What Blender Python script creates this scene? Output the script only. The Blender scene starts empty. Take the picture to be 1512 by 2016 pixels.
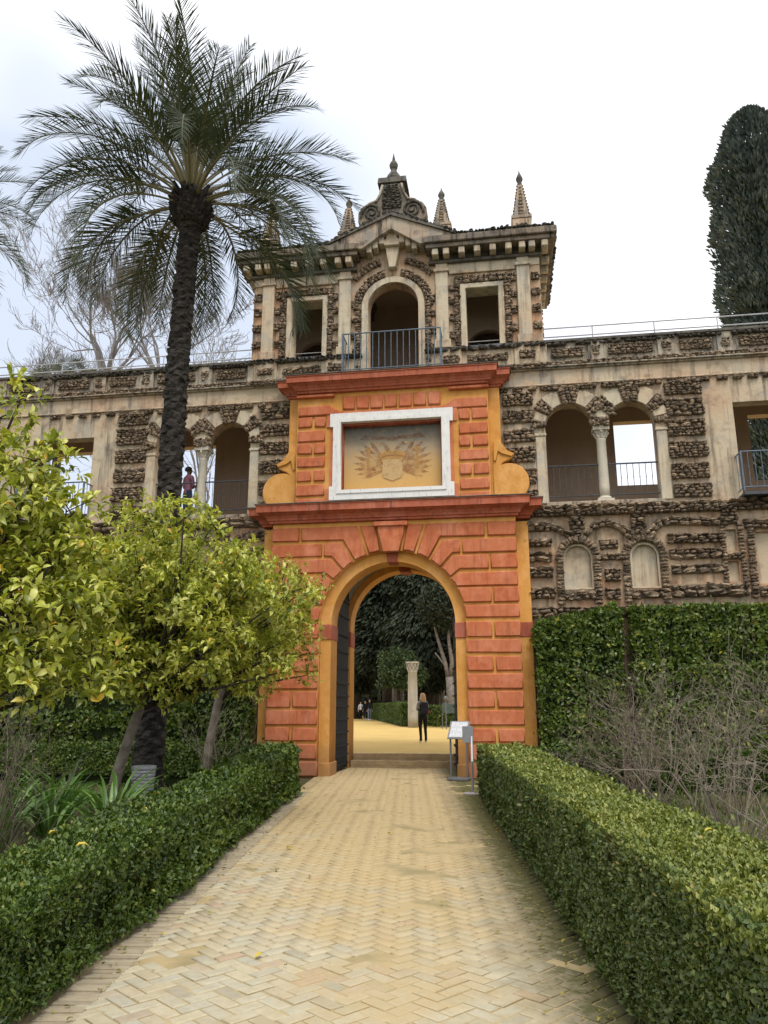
import bpy, bmesh, math, random
import numpy as np
from mathutils import Vector, Matrix, noise as mnoise

# ------------------------------------------------------------------ camera, sky, sun, exposure
sc = bpy.context.scene
COL = sc.collection
CAM = np.array([2.667, -18.49, 1.6])
YAW, PITCH = math.radians(8.756), math.radians(14.16)
cam = bpy.data.cameras.new('camera')
cam.sensor_fit = 'VERTICAL'; cam.sensor_height = 34.6; cam.sensor_width = 25.95; cam.lens = 26.0
cam.clip_end = 3000; cam.clip_start = 0.05
cam_ob = bpy.data.objects.new('camera', cam); COL.objects.link(cam_ob)
cam_ob.location = CAM; cam_ob.rotation_euler = (math.pi/2 + PITCH, 0, YAW)
sc.camera = cam_ob

SUN_EL, SUN_AZ = math.radians(58), math.radians(160)      # azimuth clockwise from +Y: high, behind the camera
world = bpy.data.worlds.new('World'); sc.world = world; world.use_nodes = True
wn, wl = world.node_tree.nodes, world.node_tree.links
wn.clear()
sky = wn.new('ShaderNodeTexSky'); sky.sky_type = 'NISHITA'; sky.sun_disc = False
sky.sun_elevation = SUN_EL; sky.sun_rotation = SUN_AZ; sky.dust_density = 3.0; sky.air_density = 1.0
sky_s = wn.new('ShaderNodeVectorMath'); sky_s.operation = 'SCALE'; sky_s.inputs['Scale'].default_value = 0.10
tc = wn.new('ShaderNodeTexCoord')
mp = wn.new('ShaderNodeMapping'); mp.inputs['Scale'].default_value = (1.0, 1.0, 1.6); mp.inputs['Location'].default_value = (34.250, 17.850, 8.650)
cn = wn.new('ShaderNodeTexNoise'); cn.inputs['Scale'].default_value = 0.9; cn.inputs['Detail'].default_value = 4.0
cr = wn.new('ShaderNodeValToRGB')
cr.color_ramp.elements[0].position = 0.38; cr.color_ramp.elements[0].color = (0.58, 0.64, 0.75, 1)
cr.color_ramp.elements[1].position = 0.50; cr.color_ramp.elements[1].color = (1.14, 1.14, 1.15, 1)
mixw = wn.new('ShaderNodeMix'); mixw.data_type = 'RGBA'; mixw.inputs[0].default_value = 0.86
bg = wn.new('ShaderNodeBackground'); bg.inputs['Strength'].default_value = 1.0
wo = wn.new('ShaderNodeOutputWorld')
wl.new(sky.outputs[0], sky_s.inputs[0]); wl.new(tc.outputs['Generated'], mp.inputs[0]); wl.new(mp.outputs[0], cn.inputs['Vector'])
wl.new(cn.outputs[0], cr.inputs[0]); wl.new(sky_s.outputs[0], mixw.inputs[6]); wl.new(cr.outputs[0], mixw.inputs[7])
wl.new(mixw.outputs[2], bg.inputs['Color']); wl.new(bg.outputs[0], wo.inputs['Surface'])

sun = bpy.data.lights.new('sun', 'SUN'); sun.energy = 1.5; sun.angle = math.radians(24); sun.color = (1.0, 0.96, 0.9)
sun_ob = bpy.data.objects.new('sun', sun); COL.objects.link(sun_ob)
sd = Vector((math.sin(SUN_AZ)*math.cos(SUN_EL), math.cos(SUN_AZ)*math.cos(SUN_EL), math.sin(SUN_EL)))
sun_ob.rotation_euler = sd.to_track_quat('Z', 'Y').to_euler()

vs = sc.view_settings
vs.view_transform = 'Standard'; vs.look = 'None'; vs.exposure = 0.55; vs.gamma = 1.0
sc.cycles.max_bounces = 8; sc.cycles.diffuse_bounces = 4; sc.cycles.transparent_max_bounces = 16

R = math.radians
rng = np.random.default_rng(7)
random.seed(7)

# ------------------------------------------------------------------ material helper
class Mat:
    def __init__(s, name, rough=0.85, spec=0.3):
        s.m = bpy.data.materials.new(name); s.m.use_nodes = True
        s.t = s.m.node_tree; s.n = s.t.nodes; s.l = s.t.links
        s.b = next(n for n in s.n if n.type == 'BSDF_PRINCIPLED')
        s.out = next(n for n in s.n if n.type == 'OUTPUT_MATERIAL')
        s.b.inputs['Roughness'].default_value = rough
        s.b.inputs['Specular IOR Level'].default_value = spec
        s.pos = s.n.new('ShaderNodeNewGeometry').outputs['Position']
    def put(s, sock, v):
        if hasattr(v, 'node'): s.l.new(v, sock)
        elif isinstance(v, (tuple, list)) and len(v) == 3 and sock.type == 'RGBA': sock.default_value = (*v, 1)
        else: sock.default_value = v
    def vec(s, scale=(1, 1, 1), loc=(0, 0, 0), src=None):
        n = s.n.new('ShaderNodeMapping'); n.inputs['Scale'].default_value = scale; n.inputs['Location'].default_value = loc
        s.l.new(src or s.pos, n.inputs[0]); return n.outputs[0]
    def noise(s, scale, detail=4, vec=None, rough=0.55, dist=0.0):
        n = s.n.new('ShaderNodeTexNoise'); n.inputs['Scale'].default_value = scale; n.inputs['Detail'].default_value = detail
        n.inputs['Roughness'].default_value = rough; n.inputs['Distortion'].default_value = dist
        s.l.new(vec or s.pos, n.inputs['Vector']); return n.outputs[0]
    def voro(s, scale, vec=None, feature='F1', out=0):
        n = s.n.new('ShaderNodeTexVoronoi'); n.inputs['Scale'].default_value = scale; n.feature = feature
        s.l.new(vec or s.pos, n.inputs['Vector']); return n.outputs[out]
    def ramp(s, fac, stops):
        n = s.n.new('ShaderNodeValToRGB'); e = n.color_ramp.elements
        while len(e) < len(stops): e.new(0.5)
        for i, (p, c) in enumerate(stops):
            e[i].position = p; e[i].color = (*c, 1) if not isinstance(c, (int, float)) else (c, c, c, 1)
        s.put(n.inputs[0], fac); return n.outputs[0]
    def mix(s, fac, a, b, mode='MIX'):
        n = s.n.new('ShaderNodeMix'); n.data_type = 'RGBA'; n.blend_type = mode
        s.put(n.inputs[0], fac); s.put(n.inputs[6], a); s.put(n.inputs[7], b); return n.outputs[2]
    def math(s, op, a, b=0.0):
        n = s.n.new('ShaderNodeMath'); n.operation = op; s.put(n.inputs[0], a); s.put(n.inputs[1], b); return n.outputs[0]
    def sep(s, axis):
        n = s.n.new('ShaderNodeSeparateXYZ'); s.l.new(s.pos, n.inputs[0]); return n.outputs[axis]
    def attr(s, name='rnd'):
        n = s.n.new('ShaderNodeAttribute'); n.attribute_name = name; return n.outputs['Fac']
    def objrnd(s): return s.n.new('ShaderNodeObjectInfo').outputs['Random']
    def color(s, v): s.put(s.b.inputs['Base Color'], v); return s
    def bump(s, h, strength=0.4, dist=0.02):
        n = s.n.new('ShaderNodeBump'); n.inputs['Strength'].default_value = strength; n.inputs['Distance'].default_value = dist
        s.put(n.inputs['Height'], h); s.l.new(n.outputs[0], s.b.inputs['Normal']); return s
    def translucent(s, col, fac):
        t = s.n.new('ShaderNodeBsdfTranslucent'); s.put(t.inputs['Color'], col)
        mx = s.n.new('ShaderNodeMixShader'); mx.inputs[0].default_value = fac
        s.l.new(s.b.outputs[0], mx.inputs[1]); s.l.new(t.outputs[0], mx.inputs[2]); s.l.new(mx.outputs[0], s.out.inputs['Surface'])
        return s
    def fade(s, fac):
        t = s.n.new('ShaderNodeBsdfTransparent'); mx = s.n.new('ShaderNodeMixShader'); s.put(mx.inputs[0], fac)
        s.l.new(t.outputs[0], mx.inputs[1]); s.l.new(s.b.outputs[0], mx.inputs[2]); s.l.new(mx.outputs[0], s.out.inputs['Surface'])
        return s

MT = {}
def painted(name, base, dark, pale, streak=0.35):
    m = Mat(name, 0.82, 0.25)
    big = m.noise(0.9, 5); mid = m.noise(5, 5); st = m.noise(3.2, 4, m.vec((2.5, 2.5, 0.35)))
    c = m.mix(m.ramp(big, [(0.35, 0.0), (0.7, 1.0)]), base, pale)
    c = m.mix(m.ramp(mid, [(0.46, 0.0), (0.68, 0.8)]), c, dark)
    c = m.mix(m.math('MULTIPLY', m.ramp(st, [(0.56, 0.0), (0.72, 1.0)]), streak), c, tuple(x*0.55 for x in dark))
    c = m.mix(m.ramp(m.noise(16, 6, rough=0.7), [(0.62, 0.0), (0.75, 0.35)]), c, pale)
    c = m.mix(m.math('MULTIPLY', m.objrnd(), 0.55), c, pale)
    # limewash that has lifted in patches, rain runs, and splash grime on the lowest courses
    wash = m.ramp(m.noise(1.9, 7, m.vec((1, 1, 0.7), (3, 1, 7)), 0.72), [(0.49, 0.0), (0.56, 0.26), (0.60, 0.36), (0.72, 0.72)])
    c = m.mix(wash, c, tuple(min(1, x*1.15 + 0.07) for x in pale))
    run = m.ramp(m.noise(2.0, 6, m.vec((5.5, 5.5, 0.22), (1, 2, 3)), 0.7), [(0.54, 0.0), (0.72, 1.1*streak)])
    c = m.mix(run, c, tuple(x*0.42 + 0.015 for x in dark))
    low = m.math('SUBTRACT', m.math('ADD', 0.75, m.math('MULTIPLY', m.noise(4, 6, rough=0.7), 0.9)), m.math('MULTIPLY', m.sep(2), 0.95))
    c = m.mix(m.ramp(low, [(0.35, 0.0), (1.0, 0.55)]), c, (0.16, 0.10, 0.06))
    m.color(c).bump(m.noise(28, 6, rough=0.65), 0.35, 0.012)
    MT[name] = m.m
painted('red_paint', (0.50, 0.135, 0.050), (0.38, 0.09, 0.036), (0.53, 0.18, 0.082), 0.5)
painted('cornice_red', (0.42, 0.100, 0.048), (0.26, 0.060, 0.034), (0.46, 0.14, 0.075), 0.8)
painted('ochre_paint', (0.61, 0.29, 0.062), (0.53, 0.225, 0.042), (0.63, 0.325, 0.09), 0.2)
painted('impost_red', (0.32, 0.085, 0.045), (0.24, 0.06, 0.03), (0.38, 0.11, 0.06), 0.4)

def plaster(name, cream, pink, grey, dirt, dirt_amt):
    m = Mat(name, 0.9, 0.2)
    big = m.noise(0.75, 6, rough=0.6); mid = m.noise(3.0, 6, rough=0.65); st = m.noise(2.4, 5, m.vec((3.0, 3.0, 0.28)), 0.65)
    c = m.mix(m.ramp(big, [(0.42, 0.0), (0.62, 1.0)]), cream, pink)
    c = m.mix(m.ramp(m.noise(1.7, 5, m.vec(loc=(5, 3, 1))), [(0.5, 0.0), (0.64, 0.8)]), c, grey)
    c = m.mix(m.math('MULTIPLY', m.ramp(st, [(0.5, 0.0), (0.68, 1.0)]), dirt_amt), c, dirt)
    c = m.mix(m.math('MULTIPLY', m.ramp(mid, [(0.52, 0.0), (0.7, 1.0)]), dirt_amt*0.8), c, dirt)
    c = m.mix(m.ramp(m.noise(20, 5, rough=0.7), [(0.6, 0.0), (0.75, 0.4)]), c, dirt)
    m.color(c).bump(m.noise(9, 8, rough=0.7), 0.5, 0.03)
    MT[name] = m.m
plaster('plaster', (0.52, 0.43, 0.30), (0.50, 0.35, 0.23), (0.38, 0.34, 0.27), (0.09, 0.075, 0.058), 0.7)
plaster('plaster_pink', (0.50, 0.38, 0.25), (0.50, 0.29, 0.17), (0.36, 0.30, 0.23), (0.09, 0.07, 0.052), 0.7)
plaster('plaster_pale', (0.54, 0.47, 0.34), (0.52, 0.41, 0.28), (0.43, 0.39, 0.32), (0.15, 0.125, 0.095), 0.55)
plaster('plaster_weathered', (0.40, 0.35, 0.27), (0.40, 0.30, 0.21), (0.24, 0.225, 0.195), (0.045, 0.04, 0.034), 1.0)
plaster('interior_plaster', (0.46, 0.36, 0.27), (0.45, 0.34, 0.25), (0.42, 0.34, 0.26), (0.30, 0.23, 0.17), 0.2)
plaster('white_plaster', (0.62, 0.60, 0.55), (0.58, 0.55, 0.50), (0.5, 0.5, 0.47), (0.25, 0.23, 0.2), 0.3)
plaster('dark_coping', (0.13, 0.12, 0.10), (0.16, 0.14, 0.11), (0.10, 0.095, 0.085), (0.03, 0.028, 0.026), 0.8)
plaster('cornice_stone', (0.20, 0.175, 0.135), (0.25, 0.19, 0.135), (0.12, 0.11, 0.095), (0.03, 0.027, 0.024), 1.0)
plaster('grey_stone', (0.38, 0.36, 0.31), (0.40, 0.36, 0.29), (0.32, 0.31, 0.28), (0.16, 0.15, 0.13), 0.4)
plaster('marble', (0.60, 0.55, 0.45), (0.55, 0.5, 0.4), (0.5, 0.47, 0.4), (0.2, 0.18, 0.15), 0.35)

m = Mat('rough_stone', 0.95, 0.15)
a = m.noise(2.3, 3); b = m.noise(11, 5, rough=0.75); f = m.noise(34, 5, rough=0.75)
c = m.ramp(b, [(0.3, (0.07, 0.054, 0.038)), (0.5, (0.27, 0.208, 0.142)), (0.70, (0.52, 0.42, 0.295))])
c = m.mix(m.ramp(a, [(0.4, 0.0), (0.65, 0.6)]), c, (0.20, 0.15, 0.11))
c = m.mix(m.ramp(f, [(0.5, 0.0), (0.64, 0.7)]), c, (0.04, 0.034, 0.028))
tint = m.math('FRACT', m.math('ADD', m.attr('rnd'), m.objrnd()))
c = m.mix(1.0, c, m.ramp(tint, [(0.0, (0.55, 0.54, 0.54)), (0.35, (0.95, 0.94, 0.95)), (0.6, (1.15, 1.10, 1.05)), (0.85, (1.5, 1.42, 1.36)), (1.0, (0.75, 0.76, 0.80))]), 'MULTIPLY')
m.color(c).bump(f, 0.9, 0.035); MT['rough_stone'] = m.m
m = Mat('shaded_mortar', 0.95, 0.1); m.color(m.mix(m.noise(9, 5), (0.07, 0.054, 0.04), (0.19, 0.145, 0.10))).bump(m.noise(40, 5), 0.8, 0.02); MT['shaded_mortar'] = m.m  # mortar colour darkened to carry the shadow of deep gaps between stones
m = Mat('roof_stone', 0.95, 0.15)
b = m.noise(9, 5, rough=0.7); f = m.noise(34, 5, rough=0.75)
c = m.ramp(b, [(0.3, (0.03, 0.028, 0.024)), (0.52, (0.085, 0.078, 0.065)), (0.75, (0.22, 0.20, 0.16))])
m.color(c).bump(f, 0.8, 0.03); MT['roof_stone'] = m.m

m = Mat('white_frame', 0.7, 0.3)
c = m.mix(m.ramp(m.noise(4, 6, rough=0.7), [(0.5, 0.0), (0.7, 0.5)]), (0.74, 0.73, 0.70), (0.50, 0.49, 0.46))
c = m.mix(m.ramp(m.noise(11, 5, m.vec((2, 2, 0.4))), [(0.58, 0.0), (0.7, 0.45)]), c, (0.22, 0.2, 0.18))
m.color(c).bump(m.noise(30), 0.2, 0.01); MT['white_frame'] = m.m

m = Mat('fresco_paint', 0.9, 0.15)
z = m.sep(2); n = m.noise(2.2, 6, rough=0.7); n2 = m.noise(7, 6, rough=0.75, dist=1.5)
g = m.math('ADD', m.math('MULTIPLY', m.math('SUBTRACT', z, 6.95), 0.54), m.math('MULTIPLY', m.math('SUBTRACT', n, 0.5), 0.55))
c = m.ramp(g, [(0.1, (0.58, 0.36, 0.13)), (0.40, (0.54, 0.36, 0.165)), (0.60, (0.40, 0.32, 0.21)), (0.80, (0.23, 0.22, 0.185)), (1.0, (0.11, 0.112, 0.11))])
c = m.mix(m.ramp(n2, [(0.57, 0.0), (0.66, 0.5)]), c, (0.55, 0.36, 0.14))
c = m.mix(m.ramp(m.noise(14, 6, rough=0.8), [(0.55, 0.0), (0.72, 0.45)]), c, (0.26, 0.15, 0.07))
m.color(c).bump(m.noise(22), 0.2, 0.01); MT['fresco_paint'] = m.m
def faded(name, base, lo=0.42, hi=0.62, top=0.85):
    m = Mat(name, 0.9, 0.1); n = m.noise(6.5, 6, rough=0.75)
    m.color(m.mix(m.ramp(m.noise(16, 5), [(0.4, 0.0), (0.7, 0.5)]), base, tuple(min(1, x*1.35) for x in base)))
    m.fade(m.ramp(n, [(lo, 0.05), (hi, top)])); MT[name] = m.m
faded('faded_brown', (0.30, 0.11, 0.055), 0.42, 0.72, 0.42)
faded('faded_ochre', (0.52, 0.30, 0.11), 0.3, 0.55, 0.75)
faded('faded_pale', (0.56, 0.39, 0.19), 0.2, 0.5, 0.8)
faded('faded_slate', (0.09, 0.09, 0.09), 0.3, 0.6, 0.7)

def simple(name, base, rough=0.7, spec=0.3, var=0.25, scale=6, metal=0.0, bump=0.0):
    m = Mat(name, rough, spec); n = m.noise(scale, 5, rough=0.65)
    m.color(m.mix(m.ramp(n, [(0.35, 0.0), (0.7, 1.0)]), tuple(x*(1-var) for x in base), tuple(min(1, x*(1+var)) for x in base)))
    m.b.inputs['Metallic'].default_value = metal
    if bump: m.bump(m.noise(scale*4, 5), bump, 0.01)
    MT[name] = m.m
simple('blue_iron', (0.10, 0.135, 0.18), 0.5, 0.4, 0.3, 12)
simple('dark_iron', (0.055, 0.06, 0.068), 0.5, 0.4, 0.3, 12)
simple('rail_steel', (0.38, 0.39, 0.40), 0.4, 0.5, 0.2, 9)
simple('door_wood', (0.020, 0.022, 0.023), 0.75, 0.12, 0.45, 7, bump=0.4)
simple('door_iron', (0.014, 0.015, 0.016), 0.6, 0.25, 0.3, 20)
simple('soil', (0.085, 0.062, 0.04), 0.95, 0.1, 0.5, 5, bump=0.8)
simple('stand_metal', (0.20, 0.21, 0.215), 0.4, 0.5, 0.12, 9)
simple('stand_dark', (0.12, 0.125, 0.13), 0.45, 0.5, 0.15, 9)
simple('post_steel', (0.42, 0.43, 0.45), 0.45, 0.5, 0.06, 9, metal=0.3)
simple('pot_grey', (0.30, 0.30, 0.31), 0.6, 0.4, 0.2, 9)
simple('skin', (0.55, 0.34, 0.25), 0.6, 0.3, 0.06)
simple('dark_skin', (0.16, 0.09, 0.06), 0.6, 0.3, 0.06)
simple('blond_hair', (0.42, 0.27, 0.13), 0.55, 0.4, 0.35, 30)
simple('black_hair', (0.018, 0.015, 0.013), 0.5, 0.4, 0.2, 30)
simple('black_cloth', (0.014, 0.014, 0.016), 0.85, 0.2, 0.3, 12)
simple('navy_cloth', (0.02, 0.022, 0.032), 0.8, 0.2, 0.3, 12)
simple('grey_cloth', (0.26, 0.27, 0.29), 0.9, 0.2, 0.15, 12)
simple('white_cloth', (0.72, 0.72, 0.72), 0.8, 0.2, 0.06, 12)
simple('denim', (0.17, 0.20, 0.26), 0.85, 0.2, 0.2, 12)
simple('jeans', (0.03, 0.04, 0.075), 0.85, 0.2, 0.2, 12)
simple('pink_cloth', (0.24, 0.10, 0.14), 0.85, 0.2, 0.15, 12)
simple('red_cloth', (0.35, 0.02, 0.03), 0.8, 0.2, 0.15, 12)
simple('bark_pale', (0.19, 0.165, 0.14), 0.9, 0.2, 0.35, 4, bump=0.6)
simple('bark_grey', (0.17, 0.145, 0.115), 0.92, 0.2, 0.4, 6, bump=0.7)
simple('bark_dark', (0.045, 0.038, 0.03), 0.95, 0.15, 0.5, 7, bump=0.8)
simple('twig_brown', (0.185, 0.145, 0.105), 0.9, 0.2, 0.4, 6)
simple('twig_grey', (0.235, 0.195, 0.15), 0.9, 0.2, 0.35, 6)
simple('winter_bark', (0.24, 0.23, 0.225), 0.9, 0.2, 0.3, 3)
simple('signboard_green', (0.06, 0.085, 0.08), 0.5, 0.4, 0.2, 9)

m = Mat('palm_bark', 0.95, 0.15)
c = m.ramp(m.noise(5, 6, m.vec((1, 1, 3.2)), 0.7), [(0.32, (0.012, 0.011, 0.010)), (0.52, (0.048, 0.042, 0.036)), (0.75, (0.13, 0.115, 0.10))])
m.color(c).bump(m.noise(14, 6, m.vec((1, 1, 2.5)), 0.7), 0.9, 0.05); MT['palm_bark'] = m.m

def leafmat(name, stops, rough=0.42, trans=0.22, spec=0.45, pos_var=0.35, pscale=1.3, dead=0.0):
    m = Mat(name, rough, spec)
    r = m.attr('rnd'); c = m.ramp(r, stops)
    c = m.mix(m.math('MULTIPLY', m.ramp(m.noise(pscale, 4), [(0.38, 0.0), (0.66, 1.0)]), pos_var), c, m.mix(1.0, c, (0.5, 0.56, 0.45), 'MULTIPLY'))
    m.color(c)
    if dead: c = m.mix(m.ramp(m.noise(1.7, 6, m.vec(loc=(4, 8, 1)), 0.7), [(0.60, 0.0), (0.70, dead)]), c, (0.17, 0.125, 0.05)); m.color(c)
    if trans: m.translucent(m.mix(1.0, c, (1.2, 1.25, 0.6), 'MULTIPLY'), trans)
    MT[name] = m.m
leafmat('orange_leaf', [(0.0, (0.07, 0.095, 0.014)), (0.22, (0.22, 0.26, 0.03)), (0.5, (0.46, 0.48, 0.065)), (0.955, (0.76, 0.73, 0.24)), (0.97, (0.58, 0.38, 0.03)), (1.0, (0.62, 0.36, 0.035))], 0.34, 0.30, 0.55)
leafmat('box_leaf', [(0.0, (0.030, 0.060, 0.008)), (0.5, (0.068, 0.118, 0.013)), (0.9, (0.15, 0.20, 0.026)), (0.985, (0.18, 0.21, 0.04)), (1.0, (0.38, 0.33, 0.06))], 0.42, 0.15, dead=0.45)
leafmat('clipped_top_leaf', [(0.0, (0.08, 0.11, 0.018)), (0.5, (0.18, 0.215, 0.035)), (0.85, (0.30, 0.31, 0.065)), (0.97, (0.34, 0.32, 0.10)), (1.0, (0.42, 0.33, 0.12))], 0.45, 0.15, dead=0.4)
leafmat('clipped_leaf', [(0.0, (0.042, 0.070, 0.016)), (0.5, (0.085, 0.125, 0.026)), (0.88, (0.15, 0.185, 0.045)), (0.98, (0.22, 0.23, 0.075)), (1.0, (0.34, 0.27, 0.09))], 0.45, 0.15, dead=0.4)
leafmat('tall_hedge_leaf', [(0.0, (0.045, 0.080, 0.012)), (0.5, (0.095, 0.145, 0.02)), (0.86, (0.165, 0.215, 0.03)), (0.97, (0.27, 0.28, 0.04)), (1.0, (0.42, 0.33, 0.04))], 0.35, 0.18)
leafmat('cypress_leaf', [(0.0, (0.055, 0.074, 0.068)), (0.6, (0.10, 0.128, 0.11)), (1.0, (0.16, 0.18, 0.14))], 0.7, 0.0, 0.2, 0.5, 0.5)
leafmat('dark_conifer_leaf', [(0.0, (0.022, 0.030, 0.019)), (0.6, (0.043, 0.055, 0.033)), (1.0, (0.075, 0.085, 0.050))], 0.75, 0.0, 0.2, 0.5, 0.4)
leafmat('broad_leaf', [(0.0, (0.020, 0.042, 0.012)), (0.6, (0.042, 0.075, 0.018)), (1.0, (0.08, 0.115, 0.03))], 0.5, 0.15)
leafmat('palm_leaf', [(0.0, (0.034, 0.046, 0.024)), (0.55, (0.066, 0.086, 0.044)), (0.9, (0.12, 0.13, 0.062)), (1.0, (0.30, 0.25, 0.12))], 0.48, 0.15, 0.35, 0.2)
leafmat('strap_leaf', [(0.0, (0.05, 0.11, 0.018)), (0.6, (0.095, 0.19, 0.032)), (1.0, (0.17, 0.28, 0.07))], 0.35, 0.18)
leafmat('fallen_leaf', [(0.0, (0.16, 0.15, 0.02)), (0.5, (0.40, 0.33, 0.03)), (1.0, (0.55, 0.42, 0.06))], 0.5, 0.1)
leafmat('grass_blade', [(0.0, (0.05, 0.075, 0.02)), (0.6, (0.09, 0.125, 0.03)), (1.0, (0.16, 0.17, 0.05))], 0.6, 0.15)
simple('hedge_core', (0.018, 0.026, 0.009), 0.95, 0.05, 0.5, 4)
m = Mat('rachis', 0.5, 0.4); m.color((0.16, 0.15, 0.075)); MT['rachis'] = m.m

# brick paving: per-brick tint, sandy dust in drifts, moss along the right-hand hedge
def path_x(y): return 1.69 - 0.123*(y + 14)
def brickmat(name, base, dust=True):
    m = Mat(name, 0.9, 0.2)
    r = m.math('FRACT', m.math('ADD', m.attr('rnd'), m.objrnd()))
    c = m.ramp(r, base)
    c = m.mix(m.ramp(m.noise(13, 6, rough=0.7), [(0.42, 0.0), (0.72, 0.5)]), c, m.mix(1.0, c, (0.66, 0.64, 0.60), 'MULTIPLY'))
    if dust:
        x = m.sep(0); y = m.sep(1)
        off = m.math('ADD', x, m.math('MULTIPLY', y, 0.123))          # constant along the path
        mid = m.math('SUBTRACT', 1.0, m.math('MULTIPLY', m.math('ABSOLUTE', m.math('SUBTRACT', off, 0.25)), 0.85))
        far = m.math('MULTIPLY', m.math('ADD', y, 15.5), 0.075)
        d = m.math('ADD', m.math('ADD', m.math('MULTIPLY', mid, 0.26), far), m.math('MULTIPLY', m.math('SUBTRACT', m.noise(1.5, 6, rough=0.65), 0.5), 1.3))
        c = m.mix(m.ramp(d, [(0.16, 0.0), (0.55, 0.85)]), c, (0.455, 0.34, 0.172))
        c = m.mix(m.ramp(m.noise(2.6, 7, m.vec(loc=(9, 4, 2)), 0.75), [(0.55, 0.0), (0.72, 0.22)]), c, (0.25, 0.205, 0.125))
        ed = m.math('ADD', m.math('MULTIPLY', m.math('SUBTRACT', off, 0.80), 1.5), m.math('MULTIPLY', m.math('SUBTRACT', m.noise(3.2, 6, rough=0.7), 0.5), 1.4))
        c = m.mix(m.ramp(ed, [(0.1, 0.0), (0.7, 0.75)]), c, (0.21, 0.175, 0.105))
        ed2 = m.math('ADD', m.math('MULTIPLY', m.math('SUBTRACT', off, 1.06), 2.0), m.math('MULTIPLY', m.math('SUBTRACT', m.noise(7, 6, rough=0.75), 0.5), 2.0))
        c = m.mix(m.ramp(ed2, [(0.35, 0.0), (0.75, 0.85)]), c, (0.085, 0.085, 0.028))
    m.color(c).bump(m.noise(40, 6, rough=0.7), 0.45, 0.008); MT[name] = m.m
brickmat('paving_brick', [(0.0, (0.39, 0.345, 0.225)), (0.2, (0.48, 0.425, 0.295)), (0.4, (0.42, 0.395, 0.305)), (0.6, (0.51, 0.45, 0.31)), (0.75, (0.45, 0.385, 0.265)), (0.90, (0.45, 0.415, 0.30)), (0.965, (0.44, 0.33, 0.23)), (1.0, (0.37, 0.345, 0.255))])
brickmat('kerb_brick', [(0.0, (0.33, 0.28, 0.195)), (0.5, (0.385, 0.325, 0.225)), (1.0, (0.44, 0.37, 0.255))], False)
m = Mat('joint_sand', 0.95, 0.1)
c = m.mix(m.ramp(m.noise(2.2, 6), [(0.45, 0.0), (0.62, 1.0)]), (0.44, 0.34, 0.185), (0.30, 0.245, 0.13))
m.color(c).bump(m.noise(40), 0.5, 0.01); MT['joint_sand'] = m.m
m = Mat('yellow_sand', 0.95, 0.1)
c = m.mix(m.ramp(m.noise(0.6, 6), [(0.35, 0.0), (0.7, 1.0)]), (0.60, 0.42, 0.15), (0.52, 0.36, 0.13))
c = m.mix(m.ramp(m.noise(5, 6, rough=0.7), [(0.5, 0.0), (0.75, 0.35)]), c, (0.38, 0.26, 0.10))
m.color(c).bump(m.noise(30), 0.4, 0.01); MT['yellow_sand'] = m.m
m = Mat('step_brick', 0.9, 0.2)
c = m.mix(m.ramp(m.noise(2.5, 6, rough=0.7), [(0.4, 0.0), (0.7, 1.0)]), (0.44, 0.33, 0.19), (0.29, 0.21, 0.125))
m.color(c).bump(m.noise(30), 0.5, 0.01); MT['step_brick'] = m.m
m = Mat('garden_ground', 0.98, 0.1)
c = m.mix(m.ramp(m.noise(1.1, 6, rough=0.65), [(0.42, 0.0), (0.62, 1.0)]), (0.10, 0.075, 0.045), (0.065, 0.085, 0.028))
c = m.mix(m.ramp(m.noise(14, 6, rough=0.75), [(0.5, 0.0), (0.7, 0.6)]), c, (0.16, 0.125, 0.08))
m.color(c).bump(m.noise(18, 6), 0.8, 0.03); MT['garden_ground'] = m.m
m = Mat('notice_sheet', 0.5, 0.4)
w = m.n.new('ShaderNodeTexWave'); w.bands_direction = 'Z'; w.inputs['Scale'].default_value = 14; w.inputs['Distortion'].default_value = 0
m.l.new(m.pos, w.inputs['Vector'])
c = m.mix(m.math('MULTIPLY', m.math('GREATER_THAN', w.outputs['Fac'], 0.62), m.math('GREATER_THAN', m.noise(18, 2), 0.46)), (0.60, 0.61, 0.63), (0.40, 0.41, 0.43))
m.color(c); MT['notice_sheet'] = m.m

# ------------------------------------------------------------------ object helpers
def tag(o, label, cat=None, group=None, kind=None):
    if label: o['label'] = label
    if cat: o['category'] = cat
    if group: o['group'] = group
    if kind: o['kind'] = kind
    return o
def thing(name, label, cat, loc=(0, 0, 0), group=None):
    o = bpy.data.objects.new(name, None); COL.objects.link(o); o.location = loc; o.empty_display_size = 0.2
    return tag(o, label, cat, group)
def obj(name, me, mat=None, parent=None, loc=None):
    o = bpy.data.objects.new(name, me); COL.objects.link(o)
    if mat is not None and len(me.materials) == 0: me.materials.append(MT[mat])
    if loc is not None: o.location = loc
    if parent is not None:
        o.parent = parent
        if loc is None:
            p = parent; off = Vector(p.location)
            while p.parent: p = p.parent; off += Vector(p.location)
            o.location = -off                                     # meshes are written in world coordinates
    return o
def mesh_np(name, V, loops, starts, rnd=None, smooth=False):
    me = bpy.data.meshes.new(name)
    me.vertices.add(len(V)); me.vertices.foreach_set('co', np.asarray(V, np.float32).ravel())
    me.loops.add(len(loops)); me.loops.foreach_set('vertex_index', np.asarray(loops, np.int32))
    me.polygons.add(len(starts)); me.polygons.foreach_set('loop_start', np.asarray(starts, np.int32))
    if smooth: me.polygons.foreach_set('use_smooth', np.ones(len(starts), bool))
    me.update(calc_edges=True)
    if rnd is not None:
        at = me.attributes.new('rnd', 'FLOAT', 'POINT'); at.data.foreach_set('value', np.asarray(rnd, np.float32))
    return me
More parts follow.
